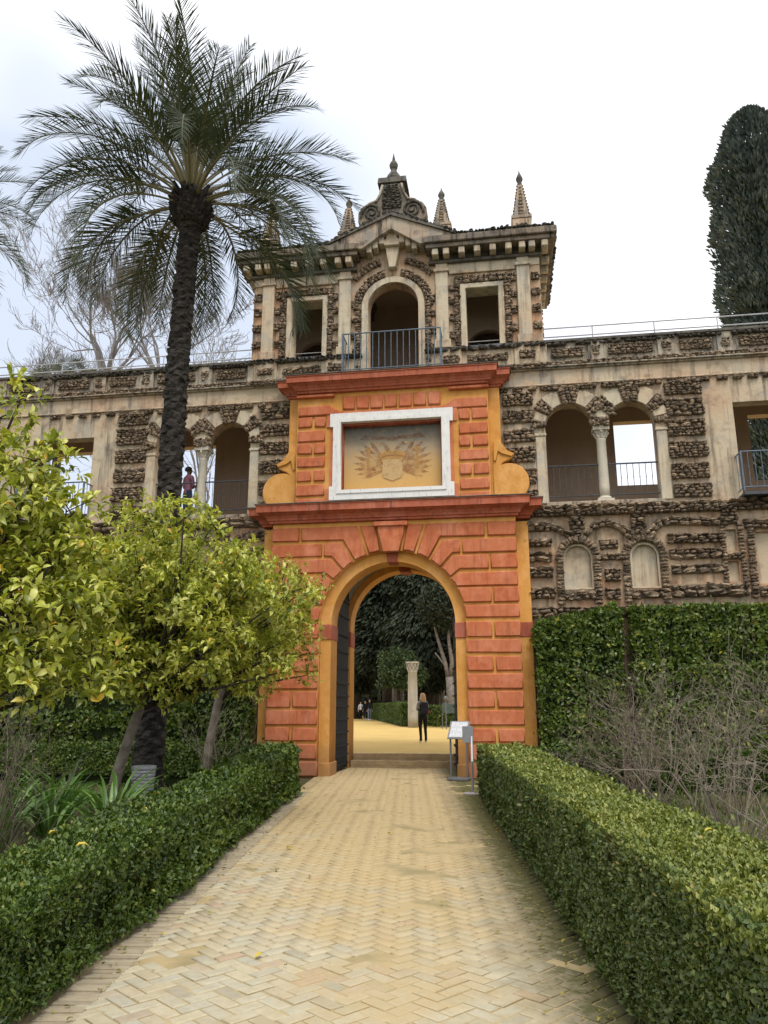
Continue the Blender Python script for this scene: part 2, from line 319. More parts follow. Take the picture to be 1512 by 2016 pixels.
class Geo:
    """collects shapes, written in world coordinates, for ONE mesh"""
    def __init__(s): s.v = []; s.f = []
    def add(s, vs, fs):
        n = len(s.v); s.v += [tuple(v) for v in vs]; s.f += [tuple(i + n for i in f) for f in fs]; return s
    def box(s, x0, x1, y0, y1, z0, z1):
        return s.add([(x0,y0,z0),(x1,y0,z0),(x1,y1,z0),(x0,y1,z0),(x0,y0,z1),(x1,y0,z1),(x1,y1,z1),(x0,y1,z1)],
                     [(0,3,2,1),(4,5,6,7),(0,1,5,4),(1,2,6,5),(2,3,7,6),(3,0,4,7)])
    def frustum(s, cx, cy, z0, z1, a0, b0, a1, b1):
        return s.add([(cx-a0,cy-b0,z0),(cx+a0,cy-b0,z0),(cx+a0,cy+b0,z0),(cx-a0,cy+b0,z0),(cx-a1,cy-b1,z1),(cx+a1,cy-b1,z1),(cx+a1,cy+b1,z1),(cx-a1,cy+b1,z1)],
                     [(0,3,2,1),(4,5,6,7),(0,1,5,4),(1,2,6,5),(2,3,7,6),(3,0,4,7)])
    def lathe(s, cx, cy, prof, n=16):
        vs = []; fs = []
        for r, z in prof:
            for k in range(n): a = 2*math.pi*k/n; vs.append((cx+r*math.cos(a), cy+r*math.sin(a), z))
        for i in range(len(prof)-1):
            for k in range(n): fs.append((i*n+k, i*n+(k+1)%n, (i+1)*n+(k+1)%n, (i+1)*n+k))
        fs.append(tuple(range(n))[::-1]); fs.append(tuple((len(prof)-1)*n+k for k in range(n)))
        return s.add(vs, fs)
    def tube(s, pts, rad, n=6, cap=True):
        pts = [Vector(p) for p in pts]
        if not hasattr(rad, '__len__'): rad = [rad]*len(pts)
        vs = []; fs = []; ref = None
        for i, p in enumerate(pts):
            t = (pts[min(i+1, len(pts)-1)] - pts[max(i-1, 0)]).normalized()
            if ref is None: ref = t.orthogonal().normalized()
            ref = (ref - t*ref.dot(t))
            ref = ref.normalized() if ref.length > 1e-6 else t.orthogonal().normalized()
            b = t.cross(ref)
            for k in range(n):
                a = 2*math.pi*k/n; vs.append(p + (ref*math.cos(a) + b*math.sin(a))*rad[i])
        for i in range(len(pts)-1):
            for k in range(n): fs.append((i*n+k, i*n+(k+1)%n, (i+1)*n+(k+1)%n, (i+1)*n+k))
        if cap: fs.append(tuple(range(n))[::-1]); fs.append(tuple((len(pts)-1)*n+k for k in range(n)))
        return s.add(vs, fs)
    def mesh(s, name, smooth=False, bevel=0.0):
        me = bpy.data.meshes.new(name); me.from_pydata(s.v, [], s.f)
        if bevel:
            bm = bmesh.new(); bm.from_mesh(me)
            bmesh.ops.bevel(bm, geom=list(bm.edges), offset=bevel, segments=1, affect='EDGES', clamp_overlap=True)
            bm.to_mesh(me); bm.free()
        if smooth: me.polygons.foreach_set('use_smooth', np.ones(len(me.polygons), bool))
        me.update(); return me
def plate(name, outer, y0, y1, holes=(), bevel=0.0):
    """a polygon in the XZ plane, with holes, given a thickness from y0 (front) to y1 (back)"""
    cu = bpy.data.curves.new(name, 'CURVE'); cu.dimensions = '2D'; cu.fill_mode = 'BOTH'
    for poly in [outer, *holes]:
        sp = cu.splines.new('POLY'); sp.points.add(len(poly)-1)
        sp.points.foreach_set('co', [c for p in poly for c in (p[0], p[1], 0, 1)]); sp.use_cyclic_u = True
    th = abs(y1 - y0)/2
    if bevel: cu.bevel_depth = bevel; cu.bevel_resolution = 0; cu.offset = -bevel; cu.extrude = max(th - bevel, 0.001)
    else: cu.extrude = th
    o = bpy.data.objects.new(name, cu); me = bpy.data.meshes.new_from_object(o)
    bpy.data.objects.remove(o); bpy.data.curves.remove(cu)
    me.name = name
    yc = (y0 + y1)/2
    me.transform(Matrix(((1,0,0,0),(0,0,-1,yc),(0,1,0,0),(0,0,0,1)))); me.update()
    return me
def rect(x0, x1, z0, z1): return [(x0, z0), (x1, z0), (x1, z1), (x0, z1)]
def arc(cx, cz, r, a0, a1, n=16, rz=None):
    return [(cx + r*math.cos(R(a0+(a1-a0)*i/n)), cz + (rz or r)*math.sin(R(a0+(a1-a0)*i/n))) for i in range(n+1)]
def arch(x0, x1, z0, zs, rz=None, n=20):
    c = (x0+x1)/2; r = (x1-x0)/2
    return [(x0, z0), (x1, z0)] + arc(c, zs, r, 0, 180, n, rz)
def mir(poly, s): return [(p[0]*s, p[1]) for p in poly]

def leaves(name, P, D, U, L, W, rnd, mat, parent=None, fold=0.22, curl=0.12, fine=True):
    """folded kite leaves: P base points, D direction, U facing"""
    n = len(P); D = D/np.linalg.norm(D, axis=1, keepdims=True)
    S = np.cross(D, U); S /= np.maximum(np.linalg.norm(S, axis=1, keepdims=True), 1e-6); U = np.cross(S, D)
    L = np.asarray(L)[:, None]; W = np.asarray(W)[:, None]
    v = np.empty((n, 8, 3))
    def at(q, w, lift): return P + D*L*q + S*W*w + U*(W*fold*abs(w)*2 + L*curl*lift)
    v[:, 0] = P; v[:, 1] = at(.27, .44, .30); v[:, 2] = at(.27, -.44, .30); v[:, 3] = at(.27, 0, .30)
    v[:, 4] = at(.64, .42, .10); v[:, 5] = at(.64, -.42, .10); v[:, 6] = at(.64, 0, .10); v[:, 7] = at(1.0, 0, -1.0)
    t = np.array([0,1,3, 0,3,2, 3,1,4, 3,4,6, 2,3,6, 2,6,5, 6,4,7, 5,6,7])
    if not fine:
        v[:, 1] = at(.46, .48, .2); v[:, 2] = at(.46, -.48, .2); v[:, 3] = at(.48, 0, .2); v = v[:, [0, 1, 2, 3, 7]]; t = np.array([0,1,3, 0,3,2, 3,1,4, 2,3,4])
    k = v.shape[1]; nt = len(t)//3; loops = (np.arange(n)[:, None]*k + t[None]).ravel()
    me = mesh_np(name, v.reshape(-1, 3), loops, np.arange(n*nt)*3, np.repeat(rnd, k), True)
    return obj(name, me, mat, parent)
def kites(name, P, D, U, L, W, rnd, mat, parent=None, fold=0.2):
    """two-triangle leaves for the small-leaved hedges"""
    n = len(P); D = D/np.linalg.norm(D, axis=1, keepdims=True)
    S = np.cross(D, U); S /= np.maximum(np.linalg.norm(S, axis=1, keepdims=True), 1e-6); U = np.cross(S, D)
    L = np.asarray(L)[:, None]; W = np.asarray(W)[:, None]
    v = np.empty((n, 4, 3))
    v[:, 0] = P; v[:, 1] = P + D*L*0.5 + S*W*0.5 + U*W*fold; v[:, 2] = P + D*L; v[:, 3] = P + D*L*0.5 - S*W*0.5 + U*W*fold
    loops = (np.arange(n)[:, None]*4 + np.array([0,1,2, 0,2,3])[None]).ravel()
    me = mesh_np(name, v.reshape(-1, 3), loops, np.arange(n*2)*3, np.repeat(rnd, 4))
    return obj(name, me, mat, parent)
def rvec(n, r=rng):
    v = r.normal(size=(n, 3)); return v/np.linalg.norm(v, axis=1, keepdims=True)
def lumps(P, f, seed=0.0):
    """cheap smooth pseudo-noise in -1..1"""
    x, y, z = (P*f).T
    return (np.sin(x*1.7+seed+1.3*np.sin(y*1.1+seed)) + np.sin(y*1.9+2.1*seed+1.1*np.sin(z*1.3)) + np.sin(z*2.1+seed*0.7+1.2*np.sin(x*0.9+y*0.4)))/3

# ------------------------------------------------------------------ rough stones
def stone_mesh(seed, nseg=7, rings=3):
    r = np.random.default_rng(seed); V = [(0, 0, -0.5)]
    for i in range(rings):
        ph = -math.pi/2 + math.pi*(i+1)/(rings+1)
        for k in range(nseg):
            a = 2*math.pi*(k + 0.5*(i % 2))/nseg; q = r.uniform(0.62, 1.15)
            cx, sx = math.cos(a), math.sin(a)
            bx = 1/max(abs(cx), abs(sx))**0.55
            V.append((0.5*q*math.cos(ph)**0.6*cx*bx, 0.5*q*math.cos(ph)**0.6*sx*bx, 0.5*math.sin(ph)*r.uniform(0.85, 1.1)))
    V.append((0, 0, 0.5)); F = []
    for k in range(nseg): F.append((0, 1+(k+1) % nseg, 1+k))
    for i in range(rings-1):
        for k in range(nseg):
            a, b = 1+i*nseg+k, 1+i*nseg+(k+1) % nseg; c, d = a+nseg, b+nseg
            F += [(a, b, d), (a, d, c)]
    top = len(V)-1
    for k in range(nseg): F.append((top, 1+(rings-1)*nseg+k, 1+(rings-1)*nseg+(k+1) % nseg))
    return np.array(V), np.array(F)
STONES = [stone_mesh(100+i) for i in range(10)]
STONE_ME = {}
class Rubble:
    """loose stones set in a wall; the largest 300 become single parts, the rest one joined part"""
    def __init__(s, seed): s.r = np.random.default_rng(seed); s.items = []; s.bed = Geo()
    def put(s, x, y, z, w, h, d, rot, mat='rough_stone'):
        s.items.append((x, y, z, w, h, d, rot, int(s.r.integers(10)), mat, s.r.uniform(-0.15, 0.15), s.r.uniform(-0.25, 0.25)))
    def rect(s, x0, x1, z0, z1, y, sx=1, size=0.86, rag=0.03, mat='rough_stone', depth=0.13):
        if sx < 0: x0, x1 = -x1, -x0
        if x1-x0 > 0.06 and z1-z0 > 0.05: s.bed.box(x0+.012, x1-.012, y-0.004, y+0.045, z0+.012, z1-.012)  # dark backing that paints gap shadow behind the stones
        z = z0
        while z < z1 - 0.02:
            h = min(s.r.uniform(0.045, 0.13)*size, z1 - z); 
            if z1 - z - h < 0.03*size: h = z1 - z
            x = x0 + s.r.uniform(-rag, rag*0.5); e = x1 + s.r.uniform(-rag*0.5, rag)
            while x < e - 0.03*size:
                w = min(h*s.r.uniform(0.8, 2.6) + 0.03*size, e - x)
                s.put(x+w/2, y - s.r.uniform(0.0, 0.06), z+h/2+s.r.uniform(-0.012, 0.012), w*1.0, h*1.04, depth*s.r.uniform(0.8, 1.7)*min(size, 1.2), s.r.normal(0, 0.20), mat)
                x += w
            z += h
    def band(s, pts, width, y, size=1.0, sx=1, mat='rough_stone', across=False, depth=0.13):
        """stones along a polyline, laid in `width`"""
        pts = [(p[0]*sx, p[1]) for p in pts]
        for (xa, za), (xb, zb) in zip(pts[:-1], pts[1:]):
            L = math.hypot(xb-xa, zb-za)
            if L < 1e-6: continue
            tx, tz = (xb-xa)/L, (zb-za)/L; ang = -math.atan2(tz, tx); n = max(1, int(width/(0.085*size)+0.5)) if not across else 1
            for k in range(n):
                off = (k+0.5)/n*width - width/2; q = s.r.uniform(-0.05, 0)
                while q < L:
                    w = (s.r.uniform(0.09, 0.22) if not across else s.r.uniform(0.06, 0.11))*size
                    c = q + w/2; o2 = off + s.r.uniform(-0.01, 0.01)
                    s.put(xa+tx*c-tz*o2, y - s.r.uniform(0, 0.06), za+tz*c+tx*o2, w*1.1, (width/n)*1.2, depth*s.r.uniform(0.8, 1.4), ang + s.r.normal(0, 0.1), mat)
                    q += w
    def wedge(s, cx, cz, r0, r1, a0, a1, y, sx=1, zmax=99, size=1.0):
        """stones filling a sector round (cx, cz); angles from vertical, in degrees"""
        rr = r0
        while rr < r1:
            h = s.r.uniform(0.06, 0.10)*size; L = R(abs(a1-a0))*(rr+h/2); t = 0
            while t < L:
                w = min(s.r.uniform(0.08, 0.19)*size, L - t + 0.04); a = R(min(a0, a1)) + (t+w/2)/(rr+h/2)
                x, z = cx + math.sin(a)*(rr+h/2), cz + math.cos(a)*(rr+h/2)
                if z < zmax: s.put(x*sx, y - s.r.uniform(0, 0.05), z, w*1.1, h*1.18, 0.12*s.r.uniform(0.8, 1.4), a*sx + s.r.normal(0, 0.1))
                t += w
            rr += h
    def build(s, parent, keep=300, seen=lambda it: True):
        def big(it):
            d2 = (it[0]-CAM[0])**2 + (it[1]-CAM[1])**2 + (it[2]-CAM[2])**2
            return it[3]*it[4]/d2 if seen(it) else 0
        order = sorted(s.items, key=big, reverse=True)
        base = Vector(parent.location)
        for it in order[:keep]:
            x, y, z, w, h, d, rot, k, mat, ra, rb = it
            key = (k, mat)
            if key not in STONE_ME:
                V, F = STONES[k]; me = bpy.data.meshes.new('stone'); me.from_pydata(V.tolist(), [], F.tolist()); me.materials.append(MT[mat]); STONE_ME[key] = me
            o = bpy.data.objects.new('stone', STONE_ME[key]); COL.objects.link(o); o.parent = parent
            o.location = Vector((x, y, z)) - base; o.scale = (w, d, h); o.rotation_euler = (ra, rot, rb)
        if s.bed.v: obj('shaded_mortar_bed', s.bed.mesh('shaded_mortar_bed'), 'shaded_mortar', parent)['kind'] = 'stuff'
        rest = order[keep:]
        for mat in sorted({i[8] for i in rest}):
            vs, ls, n, rn = [], [], 0, []
            for it in rest:
                if it[8] != mat: continue
                x, y, z, w, h, d, rot, k, _, ra, rb = it
                V, F = STONES[k]; V = V*np.array([w, d, h])
                ca, sa, cb, sb = math.cos(ra), math.sin(ra), math.cos(rot), math.sin(rot)
                Y = V[:, 1]*ca - V[:, 2]*sa; Z = V[:, 1]*sa + V[:, 2]*ca
                X = V[:, 0]*cb + Z*sb; Z = -V[:, 0]*sb + Z*cb
                vs.append(np.stack([X+x, Y+y, Z+z], 1)); ls.append(F + n); n += len(V); rn += [s.r.uniform()]*len(V)
            lo = np.concatenate(ls).ravel()
            o = obj('rubble_stones', mesh_np('rubble_stones', np.concatenate(vs), lo, np.arange(len(lo)//3)*3, rn), mat, parent)
            o['kind'] = 'stuff'

# ================================================================== THE SETTING: ground, path, courtyard
def struct(name, me, mat): return tag(obj(name, me, mat), None, kind='structure')
g = Geo(); N = 40
gx = np.concatenate([np.linspace(-900, -14, 8), np.linspace(-12, 14, 80), np.linspace(16, 900, 8)])
gy = np.concatenate([np.linspace(-300, -22, 5), np.linspace(-20, 3.0, 70), np.linspace(5, 1500, 10)])
GX, GY = np.meshgrid(gx, gy, indexing='ij')
P = np.stack([GX.ravel(), GY.ravel(), np.zeros(GX.size)], 1)
pd = np.abs(P[:, 0] - path_x(P[:, 1]))
bump = np.clip((pd - 2.0)/1.0, 0, 1)*np.clip((2.0 - P[:, 1])/2, 0, 1)
P[:, 2] = -0.05 + bump*(0.05 + 0.035*lumps(P, 1.7) + 0.02*lumps(P, 6.1, 2.0))
idx = np.arange(P.shape[0]).reshape(GX.shape)
q = np.stack([idx[:-1, :-1], idx[1:, :-1], idx[1:, 1:], idx[:-1, 1:]], -1).reshape(-1, 4)
struct('ground', mesh_np('ground', P, q.ravel(), np.arange(len(q))*4, smooth=True), 'garden_ground')
cy = Geo().box(-120, 120, 3.55, 400, -0.2, 0.34)
struct('courtyard', cy.mesh('courtyard'), 'yellow_sand')

# path bed, then herringbone bricks
bed = Geo(); yy = [-21, -8, 0.3, 2.95]
bed.add([(path_x(y) - 1.80, y, -0.008) for y in yy] + [(path_x(y) + 1.95, y, -0.008) for y in yy], [(i, i+4, i+5, i+1) for i in range(3)])
path = struct('path', bed.mesh('path'), 'joint_sand')
BL, BW, JT = 0.204, 0.102, 0.013
def brick_mesh(l, w, seed):
    r = np.random.default_rng(seed); g = Geo(); a, b = l/2 - JT/2, w/2 - JT/2
    def ring(i, z): return [(sx*(a-i) + r.uniform(-.004, .004), sy*(b-i) + r.uniform(-.004, .004), z) for sx, sy in ((-1,-1),(1,-1),(1,1),(-1,1))]
    vs = ring(0, -0.03) + ring(0, -0.005) + ring(0.008, 0.0)
    fs = [(8,9,10,11)] + [(j+k, j+(k+1) % 4, j+4+(k+1) % 4, j+4+k) for j in (0, 4) for k in range(4)]
    return np.array(g.add(vs, fs).v), fs
BRICKS = [brick_mesh(BL, BW, i) for i in range(8)]
pos = []
ca = math.atan2(1, -0.123) - math.pi/2 + math.radians(45)
c45, s45 = math.cos(ca), math.sin(ca)
for i in range(-195, 196):
    for j in range(-195, 196):
        m4 = (i - j) % 4
        if m4 == 0: u, v, ro = (i+1)*BW, (j+.5)*BW, 0
        elif m4 == 3: u, v, ro = (i+.5)*BW, (j+1)*BW, 1
        else: continue
        x = u*c45 - v*s45 + 1.2; y = u*s45 + v*c45 - 9.5
        if not -19.5 < y < 2.9: continue
        o = x - path_x(y)
        hi = 1.74 if y < -4.5 else 1.95
        if x > 0.164 - 0.137*(y + 14.3) + 0.19 and o < hi and not (y > -0.1 and abs(x) > 1.75): pos.append((x, y, ca + ro*math.pi/2))
pos = np.array(pos)
d = pos[:, :2] - CAM[:2]; fw = -d[:, 0]*math.sin(YAW) + d[:, 1]*math.cos(YAW); sd_ = d[:, 0]*math.cos(YAW) + d[:, 1]*math.sin(YAW)
inview = (fw > 3.6) & (np.abs(sd_) < fw*0.56)
order = np.argsort(np.where(inview, np.hypot(*d.T), 1e3 + np.hypot(*d.T)))
BR_ME = []
for V, F in BRICKS:
    me = bpy.data.meshes.new('brick'); me.from_pydata(V.tolist(), [], F); me.materials.append(MT['paving_brick']); BR_ME.append(me)
vs, ls, st, rn, nv, nl = [], [], [], [], 0, 0
for k, i in enumerate(order):
    x, y, a = pos[i]; kz = rng.uniform(-0.003, 0.003); kz = -0.02 if lumps(np.array([[x, y, 0.0]]), 2.3, 1.0)[0] + rng.normal(0, .13) - 0.25*abs(x - path_x(y) - .35) > 0.53 else kz; b = int(rng.integers(8)); tx, ty = rng.normal(0, 0.008, 2)
    if k < 300:
        o = bpy.data.objects.new('brick', BR_ME[b]); COL.objects.link(o); o.parent = path
        o.location = (x, y, kz); o.rotation_euler = (tx, ty, a)
    else:
        V, F = BRICKS[b]; c, s = math.cos(a), math.sin(a)
        W = np.stack([V[:, 0]*c - V[:, 1]*s + x, V[:, 0]*s + V[:, 1]*c + y, V[:, 2] + kz], 1)
        vs.append(W); 
        for f in F: ls += [q + nv for q in f]; st.append(nl); nl += len(f)
        nv += len(V); rn += [rng.uniform()]*len(V)
o = obj('paving_bricks', mesh_np('paving_bricks', np.concatenate(vs), ls, st, rn), 'paving_brick', path); o['kind'] = 'stuff'

# kerb of bricks on edge along the left side
kb = Geo().add([(0.164 - 0.137*(y + 14.3) - 0.1, y, -0.0125) for y in (-19.5, -3.2)] + [(0.164 - 0.137*(y + 14.3) + 0.23, y, -0.0125) for y in (-19.5, -3.2)], [(0, 2, 3, 1)])
kerb = struct('kerb', kb.mesh('kerb'), 'joint_sand')
KB = []
for i in range(6):
    V, F = brick_mesh(0.235, 0.056, 40+i); me = bpy.data.meshes.new('brick'); me.from_pydata(V.tolist(), [], F); me.materials.append(MT['kerb_brick']); KB.append(me)
y = -15.6
while y < -3.3:
    o = bpy.data.objects.new('brick', KB[int(rng.integers(6))]); COL.objects.link(o); o.parent = kerb
    o.location = (0.164 - 0.137*(y + 14.3) + 0.10 + rng.uniform(-.008, .008), y, 0.006 + rng.uniform(-.005, .005)); o.rotation_euler = (rng.normal(0, .03), rng.normal(0, .01), 0.123 + rng.normal(0, .015))
    y += 0.053

# two brick steps inside the arch, up to the courtyard
steps = thing('brick_steps', 'two low worn brick steps inside the orange gateway arch', 'steps', (0, 3, 0))
for z0, z1, y0 in ((-0.05, 0.175, 2.95), (0.175, 0.345, 3.27)):
    nb = 44; w = 3.2/nb; st_ = obj('step', Geo().box(-1.62, 1.62, y0+0.012, 3.6, z0, z1-0.012).mesh('step'), 'step_brick', steps)
    for k in range(nb):
        x = -1.6 + k*w; h = rng.uniform(-.006, .004)
        obj('brick', Geo().box(x+.004, x+w-.004, y0+rng.uniform(-.006, .006), y0+0.3 if z0 < 0 else y0 + 0.27, z1-0.12 if z0 > 0 else z1-0.115, z1+h).mesh('brick', bevel=0.004), 'step_brick', st_)

# ================================================================== THE ORANGE GATEWAY
gate = thing('gateway', 'tall orange and ochre rusticated gateway with round arch and framed fresco', 'gateway', (0, 0, 0))
RA, ZS = 1.79, 3.56
core = [(-3.05, -0.05), (-RA, -0.05)] + arc(0, ZS, RA, 180, 0, 28) + [(RA, -0.05), (3.05, -0.05), (3.05, 6.02), (-3.05, 6.02)]
obj('wall', plate('wall', core, 0.06, 0.25), 'ochre_paint', gate)
RB = 1.53
core2 = [(-3.04, -0.05), (-RB, -0.05)] + arc(0, ZS, RB, 180, 0, 28) + [(RB, -0.05), (3.04, -0.05), (3.04, 6.01), (-3.04, 6.01)]
obj('archivolt', plate('archivolt', core2, 0.20, 0.90), 'ochre_paint', gate)
RC = 1.95
core3 = [(-3.03, -0.05), (-RC, -0.05)] + arc(0, ZS+0.16, RC, 180, 0, 24) + [(RC, -0.05), (3.03, -0.05), (3.03, 6.0), (-3.03, 6.0)]
obj('passage_vault', plate('passage_vault', core3, 0.90, 2.80), 'white_plaster', gate)
RD = 1.55
core4 = [(-3.02, -0.05), (-RD, -0.05)] + arc(0, ZS+0.2, RD, 180, 0, 24) + [(RD, -0.05), (3.02, -0.05), (3.02, 5.99), (-3.02, 5.99)]
obj('rear_wall', plate('rear_wall', core4, 2.80, 3.30), 'white_plaster', gate)
ring = [(-RD-.17, -0.05), (-RD+.004, -0.05)] + arc(0, ZS+0.2, RD-.004, 180, 0, 24) + [(RD-.004, -0.05), (RD+.17, -0.05)] + arc(0, ZS+0.2, RD+.17, 0, 180, 24)
obj('rear_arch', plate('rear_arch', ring, 2.72, 3.31), 'ochre_paint', gate)
obj('keystone', plate('keystone', [(-0.15, ZS+.2+RD-0.06), (0.15, ZS+.2+RD-0.06), (0.18, ZS+RD+0.4), (-0.18, ZS+RD+0.4)], 2.66, 3.25), 'impost_red', gate)
for s in (-1, 1):
    xs = sorted((s*3.045, s*3.36))
    obj('side_pilaster', Geo().box(*xs, 0.30, 0.9, -0.05, 6.03).mesh('side_pilaster', bevel=0.012), 'ochre_paint', gate)
    xs = sorted((s*3.04, s*3.372))
    obj('impost', Geo().box(*xs, 0.282, 0.92, 3.20, 3.55).mesh('impost', bevel=0.01), 'impost_red', gate)
    xs = sorted((s*(RB-0.018), s*(RA+0.004)))
    obj('impost', Geo().box(*xs, 0.165, 0.915, 3.19, 3.555).mesh('impost', bevel=0.01), 'impost_red', gate)
    xs = sorted((s*(RD-0.018), s*(RD+0.185)))
    obj('impost', Geo().box(*xs, 2.70, 3.32, 3.19, 3.6).mesh('impost', bevel=0.01), 'impost_red', gate)
    xs = sorted((s*(RB-0.03), s*(RA+0.002)))
    obj('plinth', Geo().box(*xs, 0.15, 0.925, -0.05, 0.30).mesh('plinth', bevel=0.015), 'ochre_paint', gate)
# rusticated blocks
ROW = [(5.644, 5.985), (5.236, 5.568), (4.828, 5.172), (4.414, 4.744), (4.019, 4.365), (3.647, 3.957), (3.199, 3.552), (2.826, 3.129), (2.411, 2.743),
       (2.001, 2.333), (1.572, 1.946), (1.171, 1.505), (0.797, 1.105), (0.40, 0.735), (0.0, 0.335)]
RI = 1.80
def ray(a, z): return (z - ZS)*math.tan(R(a))
def inner(a0, a1, n=5): return [(RI*math.sin(R(a0+(a1-a0)*i/n)), ZS+RI*math.cos(R(a0+(a1-a0)*i/n))) for i in range(n+1)]
def block(poly, s, y0=0.0, mat='red_paint', name='block', bevel=0.022):
    j = random.uniform(-0.012, 0.010); poly = [(x + random.uniform(-.009, .009), z + random.uniform(-.009, .009)) for x, z in poly]; bevel *= random.uniform(.75, 1.35)
    obj(name, plate(name, mir(poly, s), y0 + j, 0.075, bevel=bevel), mat, gate)
for s in (-1, 1):
    zt, zb = ROW[0][1], ROW[0][0]
    block(inner(18.5, 9)[::1] + [(ray(9.5, zt), zt), (ray(18.5, zt)-0.02, zt)], s, name='voussoir')
    for (a_hi, a_lo, row, xe) in ((20.3, 30.6, 0, 2.30), (32.2, 42, 1, 1.70), (43.6, 53, 2, 2.37), (54.6, 61.5, 3, 3.06)):
        zb, zt = ROW[row]
        block([(ray(a_hi, zt), zt)] + inner(a_hi, a_lo) + [(min(ray(a_lo, zb), xe-0.1), zb), (xe, zb), (xe, zt)], s, name='voussoir')
    for row, x0 in ((0, 2.37), (1, 1.76), (2, 2.43)):
        block(rect(x0, 3.06, *ROW[row]), s)
    for row in (4, 5):
        zb, zt = ROW[row]
        side = [(math.sqrt(max(RI**2-(z-ZS)**2, 0)), z) for z in np.linspace(zb, zt, 6)]
        if row == 4: block(side[::-1] + [(2.41, zb), (2.41, zt)], s); block(rect(2.475, 3.065, zb, zt), s)
        else: block(side[::-1] + [(3.065, zb), (3.065, zt)], s)
    for row in range(6, 15):
        zb, zt = ROW[row]; x0 = RI if row < 14 else RI - 0.03
        if row % 2 == 0 and row < 14: block(rect(x0, 2.41, zb, zt), s); block(rect(2.475, 3.07, zb, zt), s)
        else: block(rect(x0, 3.07 if row < 14 else 3.1, zb, zt), s, 0.0 if row < 14 else -0.03)
ks = obj('keystone', plate('keystone', [(-0.205, ZS+RI-0.07), (0.205, ZS+RI-0.07), (0.345, 5.95), (-0.345, 5.95)], -0.10, 0.1, bevel=0.02), 'red_paint', gate)
obj('keystone_cap', Geo().box(-0.42, 0.42, -0.16, 0.1, 5.93, 6.045).mesh('keystone_cap', bevel=0.015), 'red_paint', ks)
obj('keystone_foot', plate('keystone_foot', [(-0.115, ZS+RB-0.03), (0.115, ZS+RB-0.03), (0.15, ZS+RI), (-0.15, ZS+RI)], 0.14, 0.6, bevel=0.012), 'impost_red', ks)
# cornices: stepped slabs, over the centre and returned over the side pilasters
def cornice(prof, w, w2, top_mat='dark_coping', cap=0.03, back=0.9):
    """a moulded cornice swept round the front and sides; prof is (projection, height) from the bottom up"""
    def sweep(x0, x1, y0, sl, sr):
        g = Geo(); vs = []
        for o, z in prof: vs += [(x0 - o*sl, y0 - o, z), (x1 + o*sr, y0 - o, z), (x1 + o*sr, back, z), (x0 - o*sl, back, z)]
        n = len(prof); fs = [(i*4+k, i*4+(k+1) % 4, i*4+4+(k+1) % 4, i*4+4+k) for i in range(n-1) for k in range(4)]
        return g.add(vs, fs + [(3, 2, 1, 0), tuple((n-1)*4+k for k in range(4))])
    obj('cornice', sweep(-w, w, 0.0, 1, 1).mesh('cornice'), 'cornice_red', gate)
    out, z1 = prof[-1]
    for s in (-1, 1):
        xs = sorted((s*(w+0.002), s*w2)); sl, sr = (1, 0) if s < 0 else (0, 1)
        me = sweep(xs[0], xs[1], 0.30, sl, sr).mesh('cornice_return'); me.transform(Matrix.Translation((0, 0, -0.003))); obj('cornice_return', me, 'cornice_red', gate)
        xs = sorted((s*(w+out+0.02), s*(w2+out+0.02)))
        obj('cornice_cap', Geo().box(*xs, 0.28-out, back, z1-0.003, z1+cap).mesh('cornice_cap', bevel=0.01), top_mat, gate)
    obj('cornice_cap', Geo().box(-w-out-0.02, w+out+0.02, -out-0.02, back, z1, z1+cap).mesh('cornice_cap', bevel=0.01), top_mat, gate)
cornice([(0.0, 6.10), (.05, 6.11), (.06, 6.16), (.10, 6.17), (.115, 6.22), (.16, 6.28), (.23, 6.315), (.25, 6.32), (.27, 6.335), (.33, 6.345), (.34, 6.50), (.36, 6.51), (.36, 6.53)], 3.07, 3.37)
obj('band', Geo().box(-3.06, 3.06, 0.055, 0.4, 5.99, 6.12).mesh('band'), 'ochre_paint', gate)
